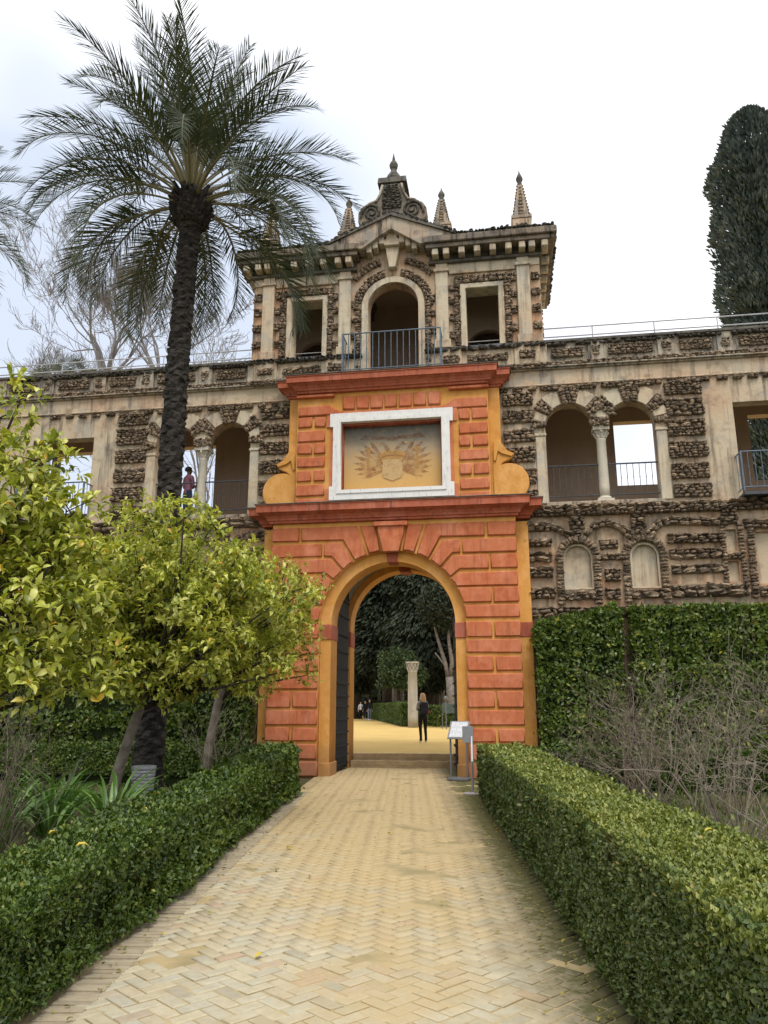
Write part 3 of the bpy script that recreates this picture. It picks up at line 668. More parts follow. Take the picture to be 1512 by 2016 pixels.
# upper storey
obj('upper_wall', plate('upper_wall', rect(-2.5, 2.5, 6.5, 9.62), 0.06, 0.62, [rect(-1.33, 1.33, 6.90, 8.78)]), 'ochre_paint', gate)
for s in (-1, 1):
    xs = sorted((s*2.495, s*2.79))
    obj('upper_pilaster', Geo().box(*xs, 0.30, 0.62, 6.5, 9.62).mesh('upper_pilaster', bevel=0.012), 'ochre_paint', gate)
    for zb, zt, kind in ((9.0, 9.27, 't'), (8.69, 8.97, 2), (8.30, 8.59, 1), (7.96, 8.24, 2), (7.60, 7.87, 1), (7.22, 7.50, 2), (6.83, 7.12, 1), (6.58, 6.75, 1)):
        if kind == 't': block([(1.36, 9.10), (1.50, 9.17), (1.62, 9.27), (2.47, 9.27), (2.47, 9.0), (1.36, 9.0)], s)
        elif kind == 1: block(rect(1.74, 2.47, zb, zt), s)
        else: block(rect(1.74, 2.02, zb, zt), s); block(rect(2.09, 2.47, zb, zt), s)
    xs = sorted((s*1.5, s*2.52))
    obj('ledge', Geo().box(*xs, -0.06, 0.1, 9.50, 9.575).mesh('ledge', bevel=0.015), 'red_paint', gate)
    # scrolled shoulder
    sc_ = [(2.56, 6.52), (3.22, 6.52)] + arc(2.95, 7.04, 0.50, -60, 118, 18) + [(2.84, 7.58), (3.02, 7.66), (3.08, 7.74), (3.0, 7.80), (2.88, 7.86), (2.80, 7.99), (2.75, 8.10), (2.56, 8.10)]
    sh = obj('scroll_shoulder', plate('scroll_shoulder', mir(sc_, s), 0.27, 0.55, bevel=0.012), 'ochre_paint', gate)
    rd = [(2.64, 7.60), (2.70, 7.86), (2.80, 7.78), (3.04, 7.70), (3.10, 7.78), (2.92, 7.87), (2.83, 8.02), (2.72, 8.16), (2.60, 8.16), (2.58, 7.60)]
    obj('scroll_lip', plate('scroll_lip', mir(rd, s), 0.22, 0.5, bevel=0.012), 'ochre_paint', sh)
for k in range(7):
    x = -1.28 + k*0.3735
    block(rect(x, x+0.32, 9.135, 9.50), 1)
# red moulding, white eared frame, fresco in a recess
def eared(w, e, z0, z1, dz): return [(-e, z0), (e, z0), (e, z0+dz), (w, z0+dz), (w, z1-dz), (e, z1-dz), (e, z1), (-e, z1), (-e, z1-dz), (-w, z1-dz), (-w, z0+dz), (-e, z0+dz)]
obj('red_moulding', plate('red_moulding', eared(1.60, 1.70, 6.57, 9.085, 0.42), 0.02, 0.072, [rect(-1.36, 1.36, 6.86, 8.82)]), 'red_paint', gate)
fr = obj('white_frame', plate('white_frame', eared(1.51, 1.595, 6.67, 9.005, 0.36), -0.05, 0.066, [rect(-1.30, 1.30, 6.93, 8.75)]), 'white_frame', gate)
obj('frame_bead', plate('frame_bead', rect(-1.40, 1.40, 6.83, 8.85), -0.075, -0.04, [rect(-1.305, 1.305, 6.925, 8.755)]), 'white_frame', fr)
for poly in (rect(-1.33, -1.27, 6.90, 8.78), rect(1.27, 1.33, 6.90, 8.78), rect(-1.27, 1.27, 8.70, 8.78)):
    obj('recess_lining', plate('recess_lining', poly, 0.07, 0.275), 'impost_red', gate)
for k in range(5):
    x = -1.05 + k*0.5
    obj('recess_batten', plate('recess_batten', rect(x, x+0.03, 8.672, 8.70), 0.08, 0.26), 'impost_red', gate)
fresco = obj('fresco', plate('fresco', rect(-1.34, 1.34, 6.89, 8.79), 0.27, 0.37), 'fresco_paint', gate)
fy = [0.268]
def paint(name, poly, mat):
    fy[0] -= 0.0006
    obj(name, plate(name, poly, fy[0], fy[0]+0.0003), mat, fresco)
for s in (-1, 1):                                                   # spread wings: feathers
    for k, (a, l) in enumerate(((62, .95), (50, 1.0), (38, .98), (25, .95), (12, .9), (0, .86), (-12, .8), (-24, .7))):
        bx, bz = 0.16, 7.66 - 0.02*k; d = (math.cos(R(a)), math.sin(R(a))); nrm = (-d[1], d[0]); w = 0.055
        pl = [(bx, bz)] + [(bx + d[0]*l*t + nrm[0]*w*q, bz + d[1]*l*t*0.8 + nrm[1]*w*q) for t, q in ((.35, -.8), (.75, -1.1), (1, 0), (.75, .9), (.35, .7))]
        paint('wing_feather', mir(pl, s), 'faded_brown')
    paint('eagle_head', mir([(0.03, 8.02), (0.13, 8.16), (0.25, 8.26), (0.36, 8.25), (0.40, 8.19), (0.33, 8.20), (0.24, 8.15), (0.16, 8.02), (0.1, 7.9)], s), 'faded_brown')
    paint('eagle_beak', mir([(0.30, 8.24), (0.37, 8.26), (0.42, 8.20), (0.41, 8.14), (0.385, 8.19), (0.33, 8.21)], s), 'faded_pale')
    paint('pillar', mir([(0.60, 7.52), (0.68, 7.52), (0.67, 7.98), (0.74, 8.06), (0.64, 8.12), (0.54, 8.06), (0.61, 7.98)], s), 'faded_ochre')
    paint('garland', mir([(0.15, 8.42), (0.5, 8.43), (0.72, 8.48), (0.86, 8.36), (0.7, 8.34), (0.5, 8.33), (0.15, 8.35)], s), 'faded_brown')
paint('small_crown', [(-0.13, 8.30), (0.13, 8.30), (0.17, 8.42), (0.08, 8.38), (0.0, 8.46), (-0.08, 8.38), (-0.17, 8.42)], 'faded_brown')
cr_ = [(-0.25, 7.66), (0.25, 7.66), (0.30, 7.80), (0.40, 7.96), (0.35, 7.93), (0.31, 8.01), (0.25, 7.95), (0.19, 8.04), (0.12, 7.97), (0.06, 8.06), (0.0, 7.98), (-0.06, 8.06), (-0.12, 7.97), (-0.19, 8.04), (-0.25, 7.95), (-0.31, 8.01), (-0.35, 7.93), (-0.40, 7.96), (-0.30, 7.80)]
paint('crown', cr_, 'faded_ochre')
paint('crown_band', [(-0.30, 7.86), (-0.1, 7.91), (0.1, 7.91), (0.30, 7.86), (0.29, 7.83), (0.1, 7.87), (-0.1, 7.87), (-0.29, 7.83)], 'faded_brown')
paint('shield', [(-0.25, 7.78), (0.25, 7.78), (0.26, 7.52), (0.265, 7.40), (0.22, 7.29), (0.1, 7.25), (0, 7.20), (-0.1, 7.25), (-0.22, 7.29), (-0.265, 7.40), (-0.26, 7.52)], 'faded_pale')
# upper cornice
cornice([(0.0, 9.62), (.04, 9.63), (.05, 9.68), (.09, 9.69), (.10, 9.73), (.15, 9.80), (.20, 9.83), (.215, 9.85), (.27, 9.86), (.28, 10.0), (.30, 10.01), (.30, 10.04)], 2.47, 2.79, back=0.62)
obj('balcony_floor', Geo().box(-2.7, 2.7, -0.25, 0.6, 10.0, 10.085).mesh('balcony_floor'), 'dark_coping', gate)

# door leaves swung back into the passage
def door_leaf(name, sx, x0, y0, ang, label):
    dl = bpy.data.objects.new(name, None); COL.objects.link(dl); dl.parent = gate; dl['label'] = label
    dl.location = (x0, y0, 0); dl.rotation_euler = (0, 0, ang)
    W = 1.62; np_ = 7; pw = W/np_                                     # leaf lies along local +Y, faces -X*sx
    ztop = lambda t: 3.5 + math.sqrt(max(W*W - (W-t)**2, 0))*0.93
    for k in range(np_):
        a, b = k*pw + 0.006, (k+1)*pw - 0.006; za, zb = ztop(a), ztop(b)
        g = Geo().add([(-.035,a,.04),(.035,a,.04),(.035,b,.04),(-.035,b,.04),(-.035,a,za),(.035,a,za),(.035,b,zb),(-.035,b,zb)],
                      [(0,3,2,1),(4,5,6,7),(0,1,5,4),(1,2,6,5),(2,3,7,6),(3,0,4,7)])
        o = bpy.data.objects.new('plank', g.mesh('plank')); o.data.materials.append(MT['door_wood']); COL.objects.link(o); o.parent = dl
    for z in (0.16, 0.38, 0.62, 0.95, 1.28, 1.60, 1.86, 2.18, 2.55, 2.98, 3.42, 3.92, 4.35, 4.75):
        t0 = 0.0 if z < 3.5 else W - math.sqrt(max(W*W - ((z+0.05-3.5)/0.93)**2, 0))
        if t0 > W - 0.2: continue
        g = Geo().box(-.05*1 if sx < 0 else -.042, .05 if sx > 0 else .042, t0+.01, W-.01, z-.022, z+.022)
        y = t0 + 0.06
        while y < W - 0.03:
            for q in (-1, 1): g.frustum(q*0.058, y, z-.02, z+.02, 0.02, .02, 0.02, .02)
            y += 0.085 if z < 2.4 else 0.13
        o = bpy.data.objects.new('iron_strap', g.mesh('iron_strap')); o.data.materials.append(MT['door_iron']); COL.objects.link(o); o.parent = dl
door_leaf('door_leaf', -1, -1.60, 0.94, 0.0, 'dark plank door leaf folded open against the passage wall')
door_leaf('door_leaf', 1, 1.53, 0.94, R(6.5), 'dark studded door leaf seen edge-on at the right jamb')

def railing(parent, pts, z0, z1, step, mat='blue_iron', r=0.011, name='railing', posts=True):
    """two rails along a plan polyline, each bar a part of its own"""
    g = Geo()
    g.tube([(x, y, z1) for x, y in pts], 0.02, 6); g.tube([(x, y, z0) for x, y in pts], 0.016, 6)
    if posts:
        for x, y in pts: g.box(x-.02, x+.02, y-.02, y+.02, z0-.09, z1)
    rl = obj(name, g.mesh(name), mat, parent)
    for (xa, ya), (xb, yb) in zip(pts[:-1], pts[1:]):
        L = math.hypot(xb-xa, yb-ya); n = max(1, int(L/step))
        for k in range(1, n):
            x, y = xa+(xb-xa)*k/n, ya+(yb-ya)*k/n; zm = (z0*0.45+z1*0.55)
            g = Geo().lathe(x, y, [(r, z0), (r, zm-.02), (r*1.9, zm), (r, zm+.02), (r, z1)], 6)
            obj('baluster', g.mesh('baluster'), mat, rl)
    return rl

# ================================================================== THE GROTTO-WORK GALLERY WALLS
YW = 0.5
def gallery(s, label, seed):
    w = thing('gallery_wall', label, 'gallery wall', (s*6, 2, 0))
    E = 15.0
    loggia = [(3.92, 6.5), (6.62, 6.5), (6.62, 8.53)] + arc(6.045, 8.53, 0.575, 0, 180, 14)[1:] + [(5.13, 8.53)] + arc(4.525, 8.53, 0.605, 0, 180, 14)[1:]
    opening = rect(8.50, 10.35, 6.5, 8.93)
    niches = [arch(4.22, 4.83, 4.37, 5.10), arch(5.80, 6.38, 4.37, 5.10), rect(8.0, 8.24, 5.17, 5.70), rect(7.98, 8.22, 4.45, 4.93), rect(8.64, 9.7, 4.38, 5.62)]
    z0, z1 = 3.0, 3.0
    # lower wall, upper wall, frieze, parapet
    obj('lower_wall', plate('lower_wall', mir(rect(2.9, E, -0.05, 6.46), s), YW, YW+0.35, [mir(h, s) for h in niches]), 'plaster_pink', w)
    obj('upper_wall', plate('upper_wall', mir(rect(2.6, E, 6.46, 9.68), s), YW, YW+0.35, [mir(loggia, s), mir(opening, s)]), 'plaster', w)
    obj('frieze', plate('frieze', mir(rect(2.6, E, 9.68, 10.1), s), YW-0.03, YW+0.35), 'plaster', w)
    obj('parapet', plate('parapet', mir(rect(2.6, E, 10.1, 10.88), s), YW+0.02, YW+0.4), 'plaster_weathered', w)
    for h in niches:
        obj('niche_back', plate('niche_back', mir([(p[0]+(p[0]-np.mean([q[0] for q in h]))*0.05, p[1]+(p[1]-np.mean([q[1] for q in h]))*0.05) for p in h], s), YW+0.10, YW+0.2), 'plaster_pale', w)
        if len(h) > 4:
            c = (h[0][0]+h[1][0])/2
            out = [(c+(p[0]-c)*1.16, p[1]+(0.05 if p[1] > 4.5 else -0.04)) for p in h]
            obj('niche_frame', plate('niche_frame', mir(out, s), YW-0.025, YW+0.05, [mir(h, s)]), 'plaster_pale', w)
    g = Geo(); xs = sorted((s*2.55, s*E)); g.box(*xs, YW-0.10, YW+0.4, 10.08, 10.12); g.box(*xs, YW-0.16, YW+0.4, 10.12, 10.16); g.box(*xs, YW-0.09, YW+0.38, 10.16, 10.29)
    obj('cornice', g.mesh('cornice', bevel=0.01), 'plaster_weathered', w)
    g = Geo(); g.box(*xs, YW-0.07, YW+0.45, 10.85, 10.93)
    obj('coping', g.mesh('coping', bevel=0.012), 'dark_coping', w)
    g = Geo(); g.box(*xs, YW-0.055, YW+0.3, 9.655, 9.70)
    obj('string_course', g.mesh('string_course', bevel=0.01), 'plaster', w)
    for a, b in ((5.12, 5.50), (6.85, 7.26), (8.30, 8.68), (9.9, 10.3), (11.4, 11.8)):
        x = sorted((s*a, s*b)); obj('parapet_pier', Geo().box(*x, YW-0.03, YW+0.3, 10.29, 10.85).mesh('parapet_pier', bevel=0.01), 'plaster_weathered', w)
    # sill, pilasters, column
    x = sorted((s*3.85, s*6.70)); obj('sill', Geo().box(*x, YW-0.10, YW+0.5, 6.42, 6.515).mesh('sill', bevel=0.012), 'plaster_weathered', w)
    for a, b in ((3.66, 3.915), (6.625, 6.88)):
        x = sorted((s*a, s*b)); p = obj('pilaster', Geo().box(*x, YW-0.035, YW+0.3, 6.5, 8.28).mesh('pilaster', bevel=0.01), 'plaster_pale', w)
        x = sorted((s*(a-.02), s*(b+.02))); obj('capital', Geo().box(*x, YW-0.06, YW+0.3, 8.28, 8.35).mesh('capital', bevel=0.01), 'plaster_pale', p)
    cx, cyy = s*5.30, YW+0.16
    col = obj('column', Geo().lathe(cx, cyy, [(.125, 6.66), (.13, 6.9), (.115, 8.12), (.125, 8.14), (.125, 8.17), (.11, 8.18)], 18).mesh('column', smooth=True), 'marble', w)
    g = Geo().lathe(cx, cyy, [(.11, 8.18), (.13, 8.22), (.115, 8.26), (.16, 8.36), (.19, 8.40)], 14); g.box(cx-.2, cx+.2, cyy-.2, cyy+.2, 8.38, 8.50)
    for k in range(8): a = k*math.pi/4; g.tube([(cx+.11*math.cos(a), cyy+.11*math.sin(a), 8.2), (cx+.15*math.cos(a), cyy+.15*math.sin(a), 8.3), (cx+.2*math.cos(a), cyy+.2*math.sin(a), 8.35), (cx+.19*math.cos(a), cyy+.19*math.sin(a), 8.31)], [.03, .035, .03, .015], 5)
    obj('capital', g.mesh('capital'), 'marble', col)
    g = Geo().lathe(cx, cyy, [(.17, 6.58), (.18, 6.61), (.15, 6.64), (.15, 6.66), (.125, 6.67)], 18); g.box(cx-.2, cx+.2, cyy-.2, cyy+.2, 6.5, 6.58)
    obj('column_base', g.mesh('column_base'), 'marble', col)
    obj('impost_block', Geo().box(cx-.165, cx+.165, YW-0.03, YW+0.36, 8.50, 8.56).mesh('impost_block', bevel=0.01), 'plaster_pale', col)
    obj('spandrel', plate('spandrel', mir([(5.16, 8.56), (5.44, 8.56), (5.47, 8.80), (5.30, 8.96), (5.13, 8.80)], s), YW-0.05, YW+0.05, bevel=0.012), 'plaster_pale', w)
    # plaster voussoirs over the two arches, raised from the wall
    for cxx, rr in ((4.525, .605), (6.045, .575)):
        for a0, a1 in ((-78, -62), (-42, -16), (16, 42), (62, 78)):
            r1 = 1.02 if abs(a0+a1) < 80 else 0.92
            pl = [(cxx+(rr+.005)*math.sin(R(a0+(a1-a0)*t/4)), 8.53+(rr+.005)*math.cos(R(a0+(a1-a0)*t/4))) for t in range(5)]
            pl += [(cxx+r1*math.sin(R(a1-(a1-a0)*t/4)), min(8.53+r1*math.cos(R(a1-(a1-a0)*t/4)), 9.46)) for t in range(5)]
            obj('voussoir', plate('voussoir', mir(pl, s), YW-0.045, YW+0.1, bevel=0.012), 'plaster_pale', w)
    # rails
    railing(w, [(s*3.92, YW+0.12), (s*6.62, YW+0.12)], 6.70, 7.50, 0.145, 'dark_iron', 0.008, posts=False)
    railing(w, [(s*8.42, YW+0.1), (s*8.42, YW-0.42), (s*10.4, YW-0.42), (s*10.4, YW+0.1)], 6.62, 7.50, 0.15, 'blue_iron', 0.009)
    xs = sorted((s*8.40, s*10.42)); obj('balcony_slab', Geo().box(*xs, YW-0.46, YW+0.05, 6.42, 6.50).mesh('balcony_slab', bevel=0.01), 'dark_iron', w)
    # handrail along the terrace roof
    xs = (s*3.95, s*E); g = Geo()
    for z in (11.68, 11.42): g.tube([(xs[0], 1.3, z), (xs[1], 1.3, z)], 0.018, 6)
    xx = 5.37
    while xx < E: g.tube([(s*xx, 1.3, 10.9), (s*xx, 1.3, 11.68)], 0.016, 6); xx += 1.62
    obj('terrace_handrail', g.mesh('terrace_handrail'), 'rail_steel', w)
    # the gallery behind the openings
    xs = sorted((s*2.6, s*E))
    obj('gallery_floor', Geo().box(*xs, YW+0.33, 3.7, 6.2, 6.44).mesh('gallery_floor'), 'interior_plaster', w)
    obj('terrace_roof', Geo().box(*xs, YW+0.33, 3.7, 10.1, 10.84).mesh('terrace_roof'), 'interior_plaster', w)
    if s > 0: bh = [rect(6.05, 7.2, 7.70, 9.63), rect(9.75, 11.4, 7.70, 9.63)]
    else: bh = [rect(6.05, 7.45, 7.55, 9.55), rect(10.2, 12.0, 7.5, 9.55)]
    obj('rear_wall', plate('rear_wall', mir(rect(2.6, E, -0.05, 10.1), s), 3.4, 3.7, [mir(h, s) for h in bh]), 'interior_plaster', w)
    for x in (3.2, 7.9, 12.5):
        xs = sorted((s*x, s*(x+.3))); obj('cross_wall', Geo().box(*xs, YW+0.34, 1.15 if x > 7 else 3.4, 6.44, 10.1).mesh('cross_wall'), 'interior_plaster', w)
    # ---- stones
    rb = Rubble(seed); y = YW - 0.03
    for z0, z1 in ((9.20, 9.55), (8.63, 9.09), (8.10, 8.52), (7.54, 7.95), (7.00, 7.40), (6.52, 6.88)):
        rb.rect(6.90, 7.80, z0, z1, y, s)
    for z0, z1 in ((9.14, 9.48), (8.66, 9.0), (8.14, 8.50), (7.60, 8.0), (7.02, 7.44), (6.52, 6.86)):
        rb.rect(2.85, 3.64, z0, z1, y, s)
    x = 2.8
    while x < 9.9:                                                   # dashes under the string course
        ww = random.uniform(.2, .3); rb.rect(x, x+ww, 9.52, 9.63, y, s); x += ww + random.uniform(.09, .17)
    for cxx, rr in ((4.525, .605), (6.045, .575)):
        rb.wedge(cxx, 8.53, rr-.03, 1.12, -15, 15, y, s, 9.58); rb.wedge(cxx, 8.53, rr-.03, 1.0, 43, 61, y, s, 9.5); rb.wedge(cxx, 8.53, rr-.03, 1.0, -61, -43, y, s, 9.5)
        rb.wedge(cxx, 8.53, rr-.03, 0.95, 79, 92, y, s); rb.wedge(cxx, 8.53, rr-.03, 0.95, -92, -79, y, s)
        rb.rect(cxx-.62, cxx-.15, 9.50, 9.62, y, s, 0.8); rb.rect(cxx+.15, cxx+.62, 9.50, 9.62, y, s, 0.8)
    rb.rect(5.13, 5.47, 8.57, 8.66, y, s, 0.9); rb.band([(5.02, 8.78), (5.29, 9.0), (5.56, 8.78)], 0.13, y, 0.9, s)
    for a, b in ((4.17, 5.0), (5.22, 5.42), (5.62, 6.73), (6.95, 7.18), (7.39, 8.18), (8.40, 8.60), (8.83, 9.75), (10.0, 10.2), (10.45, 11.3)):
        rb.rect(a, b, 10.42, 10.69, YW-0.01, s, 0.6, mat='rough_stone', depth=0.09)
    rb.rect(2.6, 12.0, 10.165, 10.28, YW-0.10, s, 0.55, depth=0.09)
    x = 4.0
    while x < 12: ww = random.uniform(.5, 1.4); rb.rect(x, x+ww, 10.75, 10.84, YW-0.02, s, 0.8, mat='roof_stone', depth=0.12); x += ww + random.uniform(.05, .4)
    # lower wall
    rb.rect(3.2, 9.9, 6.15, 6.43, y-0.03, s, 1.25, depth=0.22)
    for z0, z1 in ((5.78, 6.0), (5.40, 5.62), (5.03, 5.28), (4.63, 4.91), (4.12, 4.40), (3.68, 3.92)): rb.rect(3.30, 3.92, z0, z1, y, s, 1.3, 0.07, depth=0.2)
    for c in (4.525, 6.09):                                           # round each niche
        a0 = [(c-.44, 4.0)] + [(c-.44, 4.4), (c-.44, 5.10)] + [(c+.44*math.cos(R(t)), 5.12+.44*math.sin(R(t))) for t in range(170, 0, -20)] + [(c+.44, 5.10), (c+.44, 4.4), (c+.44, 4.0)]
        rb.band(a0, 0.17, y-0.02, 1.0, s, across=True, depth=0.17)
        rb.rect(c-.36, c+.36, 4.08, 4.30, y, s, 1.25, depth=0.18)
    for c in (4.56, 6.02): rb.rect(c-.20, c+.17, 5.80, 6.15, y, s, 1.0, depth=0.2); rb.rect(c-.11, c+.09, 5.62, 5.80, y, s, 1.0, depth=0.2)
    rb.band([(4.74, 5.68), (4.95, 5.88), (5.28, 5.96), (5.58, 5.82), (5.82, 5.58)], 0.17, y-0.02, 1.25, s, depth=0.2)
    rb.band([(3.3, 5.98), (3.75, 5.97), (4.1, 5.85), (4.40, 5.62)], 0.16, y-0.02, 1.25, s, depth=0.2)
    rb.band([(6.22, 5.62), (6.45, 5.86), (6.75, 5.95), (7.95, 5.88)], 0.19, y-0.02, 1.25, s, depth=0.2)
    rb.rect(5.06, 5.50, 5.30, 5.52, y, s, 0.9); rb.rect(5.02, 5.61, 5.02, 5.19, y, s, 1.1, depth=0.18); rb.rect(5.13, 5.50, 4.51, 4.80, y, s, 1.1, depth=0.17); rb.rect(5.13, 5.49, 4.07, 4.33, y, s, 1.1, depth=0.17)
    for z0, z1 in ((5.38, 5.62), (5.00, 5.25), (4.64, 4.88)): rb.rect(6.68, 7.88, z0, z1, y, s, 1.25, 0.07, depth=0.2)
    rb.rect(6.68, 8.36, 4.08, 4.40, y, s, 1.4, 0.06, depth=0.24)
    rb.rect(7.93, 8.30, 5.82, 6.16, y, s, 1.0, depth=0.18)
    rb.band([(7.90, 4.42), (7.92, 5.75)], 0.11, y, 1.0, s, across=True, depth=0.17); rb.band([(8.33, 4.35), (8.32, 5.78)], 0.12, y, 1.0, s, across=True, depth=0.17)
    rb.rect(7.95, 8.3, 4.97, 5.13, y, s, 0.9); rb.band([(8.50, 4.05), (8.55, 5.72)], 0.15, y, 1.0, s, across=True, depth=0.18); rb.rect(8.42, 9.8, 5.70, 5.95, y, s, 1.25, depth=0.2); rb.rect(8.6, 9.8, 4.06, 4.32, y, s, 1.25, depth=0.2)
    rb.rect(3.3, 9.8, 3.66, 3.90, y, s, 1.3, 0.05, depth=0.2)
    if s > 0: rb.build(w, 300, lambda it: it[0] > 3.4 and it[0] < 9.6 and it[2] > 3.9)
    else: rb.build(w, 300, lambda it: -11 < it[0] < -3.4 and (it[2] > 6.9 or it[0] > -4.6 and it[2] > 5))
    return w
gallery(1, 'grotto-work gallery wall with arcaded loggia to the right of the orange gateway', 11)
gallery(-1, 'grotto-work gallery wall with arcaded loggia behind the tall palm trunk', 12)

# ================================================================== THE PAVILION OVER THE GATE
pav = thing('pavilion', 'cream rustic pavilion with pediment and pinnacles on top of the gateway', 'pavilion', (0, 2, 10))
center = arch(-0.69, 0.69, 10.1, 12.30)
obj('wall', plate('wall', rect(-4.0, 4.0, 10.05, 13.9), YW, YW+0.35, [center, rect(1.99, 2.87, 10.90, 12.64), rect(-2.87, -1.99, 10.90, 12.64)]), 'plaster_pink', pav)
obj('tympanum', plate('tympanum', [(-1.2, 13.9), (1.2, 13.9), (0, 14.6)], YW+0.01, YW+0.34), 'plaster_pink', pav)
for s in (-1, 1):
    xs = sorted((s*3.65, s*3.997)); obj('side_wall', Geo().box(*xs, YW+0.34, 3.7, 10.05, 14.0).mesh('side_wall'), 'plaster', pav)
    obj('window_frame', plate('window_frame', mir(rect(1.84, 3.02, 10.80, 12.78), s), YW-0.05, YW+0.10, [mir(rect(1.99, 2.87, 10.90, 12.64), s)], bevel=0.012), 'plaster_pale', pav)
    obj('window_lining', plate('window_lining', mir(rect(1.95, 2.91, 10.86, 12.68), s), YW+0.0, YW+0.45, [mir(rect(2.0, 2.86, 10.91, 12.63), s)]), 'plaster_pale', pav)
    xs = sorted((s*1.93, s*2.93)); obj('window_sill', Geo().box(*xs, YW-0.12, YW+0.3, 10.83, 10.895).mesh('window_sill', bevel=0.01), 'blue_iron', pav)
    g = Geo()
    for z in (11.02, 11.2): g.tube([(s*2.0, YW+0.3, z), (s*2.87, YW+0.3, z)], 0.012, 6)
    obj('window_rail', g.mesh('window_rail'), 'rail_steel', pav)
    for a, b in ((1.18, 1.52), (3.38, 3.72)):
        xs = sorted((s*a, s*b)); p = obj('pilaster', Geo().box(*xs, YW-0.10, YW+0.1, 11.12, 13.18).mesh('pilaster', bevel=0.012), 'plaster_pale', pav)
        xs = sorted((s*(a-.04), s*(b+.04))); obj('capital', Geo().box(*xs, YW-0.15, YW+0.1, 13.16, 13.25).mesh('capital', bevel=0.012), 'plaster_pale', p)
        xs = sorted((s*(a+.01), s*(b-.01))); obj('upper_shaft', Geo().box(*xs, YW-0.09, YW+0.1, 13.25, 13.44).mesh('upper_shaft', bevel=0.01), 'plaster_pale', p)
        xs = sorted((s*(a-.05), s*(b+.05))); obj('pedestal', Geo().box(*xs, YW-0.14, YW+0.1, 10.88, 11.125).mesh('pedestal', bevel=0.012), 'plaster', p)
    xs = sorted((s*1.55, s*3.36)); obj('string_course', Geo().box(*xs, YW-0.06, YW+0.1, 13.10, 13.19).mesh('string_course', bevel=0.012), 'plaster', pav)
    xs = sorted((s*1.50, s*4.0)); obj('frieze', Geo().box(*xs, YW-0.03, YW+0.1, 13.20, 13.43).mesh('frieze'), 'plaster_pale', pav)
    # straight cornice with its blocks
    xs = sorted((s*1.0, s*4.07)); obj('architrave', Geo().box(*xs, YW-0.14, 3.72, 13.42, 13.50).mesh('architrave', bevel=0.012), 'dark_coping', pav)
    xs = sorted((s*0.95, s*4.40)); obj('cornice', Geo().box(*xs, YW-0.44, 3.95, 13.715, 13.84).mesh('cornice', bevel=0.015), 'cornice_stone', pav)
    xs = sorted((s*0.90, s*4.47)); obj('cornice', Geo().box(*xs, YW-0.52, 4.0, 13.84, 14.03).mesh('cornice', bevel=0.02), 'cornice_stone', pav)
    xs = sorted((s*1.0, s*4.45)); obj('roof_slab', Geo().box(*xs, YW-0.46, 3.95, 14.03, 14.08).mesh('roof_slab', bevel=0.01), 'dark_coping', pav)
    xs = sorted((s*1.02, s*4.05)); obj('stain_shade_band', Geo().box(*xs, YW-0.02, 3.71, 13.49, 13.73).mesh('stain_shade_band'), 'dark_coping', pav)  # dark plate: deep shade between the corbels put into colour, with black stain
    for x in (1.12, 1.42, 1.84, 2.26, 2.68, 3.10, 3.46, 3.72, 4.06):
        xs = sorted((s*x, s*(x+.17))); obj('corbel', Geo().box(*xs, YW-0.40, YW+0.05, 13.52, 13.718).mesh('corbel', bevel=0.02), 'plaster_pale', pav)
    for y in (0.9, 1.4, 1.9, 2.4, 2.9, 3.4):
        xs = sorted((s*3.98, s*4.30)); obj('corbel', Geo().box(*xs, y, y+.17, 13.52, 13.718).mesh('corbel', bevel=0.02), 'plaster_pale', pav)
    # raking cornice of the pediment
    obj('raking_cornice', plate('raking_cornice', mir([(0.80, 13.86), (1.22, 13.86), (1.78, 14.03), (1.72, 14.09), (0.0, 14.84), (0.0, 14.40), (0.05, 14.38)], s), YW-0.46, YW+0.6, bevel=0.015), 'plaster_weathered', pav)
    obj('raking_cornice', plate('raking_cornice', mir([(1.80, 14.05), (1.76, 14.12), (0.0, 14.91), (0.0, 14.81)], s), YW-0.52, YW+0.6), 'dark_coping', pav)
    for t in (0.30, 0.52, 0.74):
        x, z = 0.05+(0.8-0.05)*t*1.05, 14.38 + (13.86-14.38)*t*1.05
        xs = sorted((s*(x-.07), s*(x+.08))); obj('corbel', Geo().box(*xs, YW-0.34, YW+0.05, z-0.17, z+0.06).mesh('corbel', bevel=0.02), 'plaster_pale', pav)
obj('base_wall', plate('base_wall', rect(-4.06, 4.06, 10.28, 10.82), YW-0.08, YW+0.2, [rect(-0.8, 0.8, 10.2, 10.9)] if False else []), 'plaster', pav) if False else None
for s in (-1, 1):
    obj('base_wall', plate('base_wall', mir(rect(0.80, 4.06, 10.24, 10.80), s), YW-0.09, YW+0.02), 'plaster', pav)
    for a, b in ((1.30, 1.85), (3.22, 3.88)):
        xs = sorted((s*a, s*b)); obj('base_pier', Geo().box(*xs, YW-0.15, YW+0.02, 10.24, 10.80).mesh('base_pier', bevel=0.012), 'plaster', pav)
obj('arch_frame', plate('arch_frame', arch(-0.87, 0.87, 10.05, 12.30), YW-0.06, YW+0.15, [arch(-0.70, 0.70, 10.0, 12.30)]), 'plaster_pale', pav)
kp = obj('keystone', plate('keystone', [(-0.10, 13.38), (0.10, 13.38), (0.19, 14.02), (-0.19, 14.02)], YW-0.20, YW+0.1, bevel=0.02), 'plaster_pale', pav)
obj('keystone_cap', plate('keystone_cap', [(-0.20, 14.0), (0.20, 14.0), (0.29, 14.17), (0.16, 14.22), (0.16, 14.42), (-0.16, 14.42), (-0.16, 14.22), (-0.29, 14.17)], YW-0.30, YW+0.1, bevel=0.02), 'plaster_pale', kp)
obj('rear_wall', plate('rear_wall', rect(-4.0, 4.0, 10.05, 14.0), 3.4, 3.7), 'interior_plaster', pav)
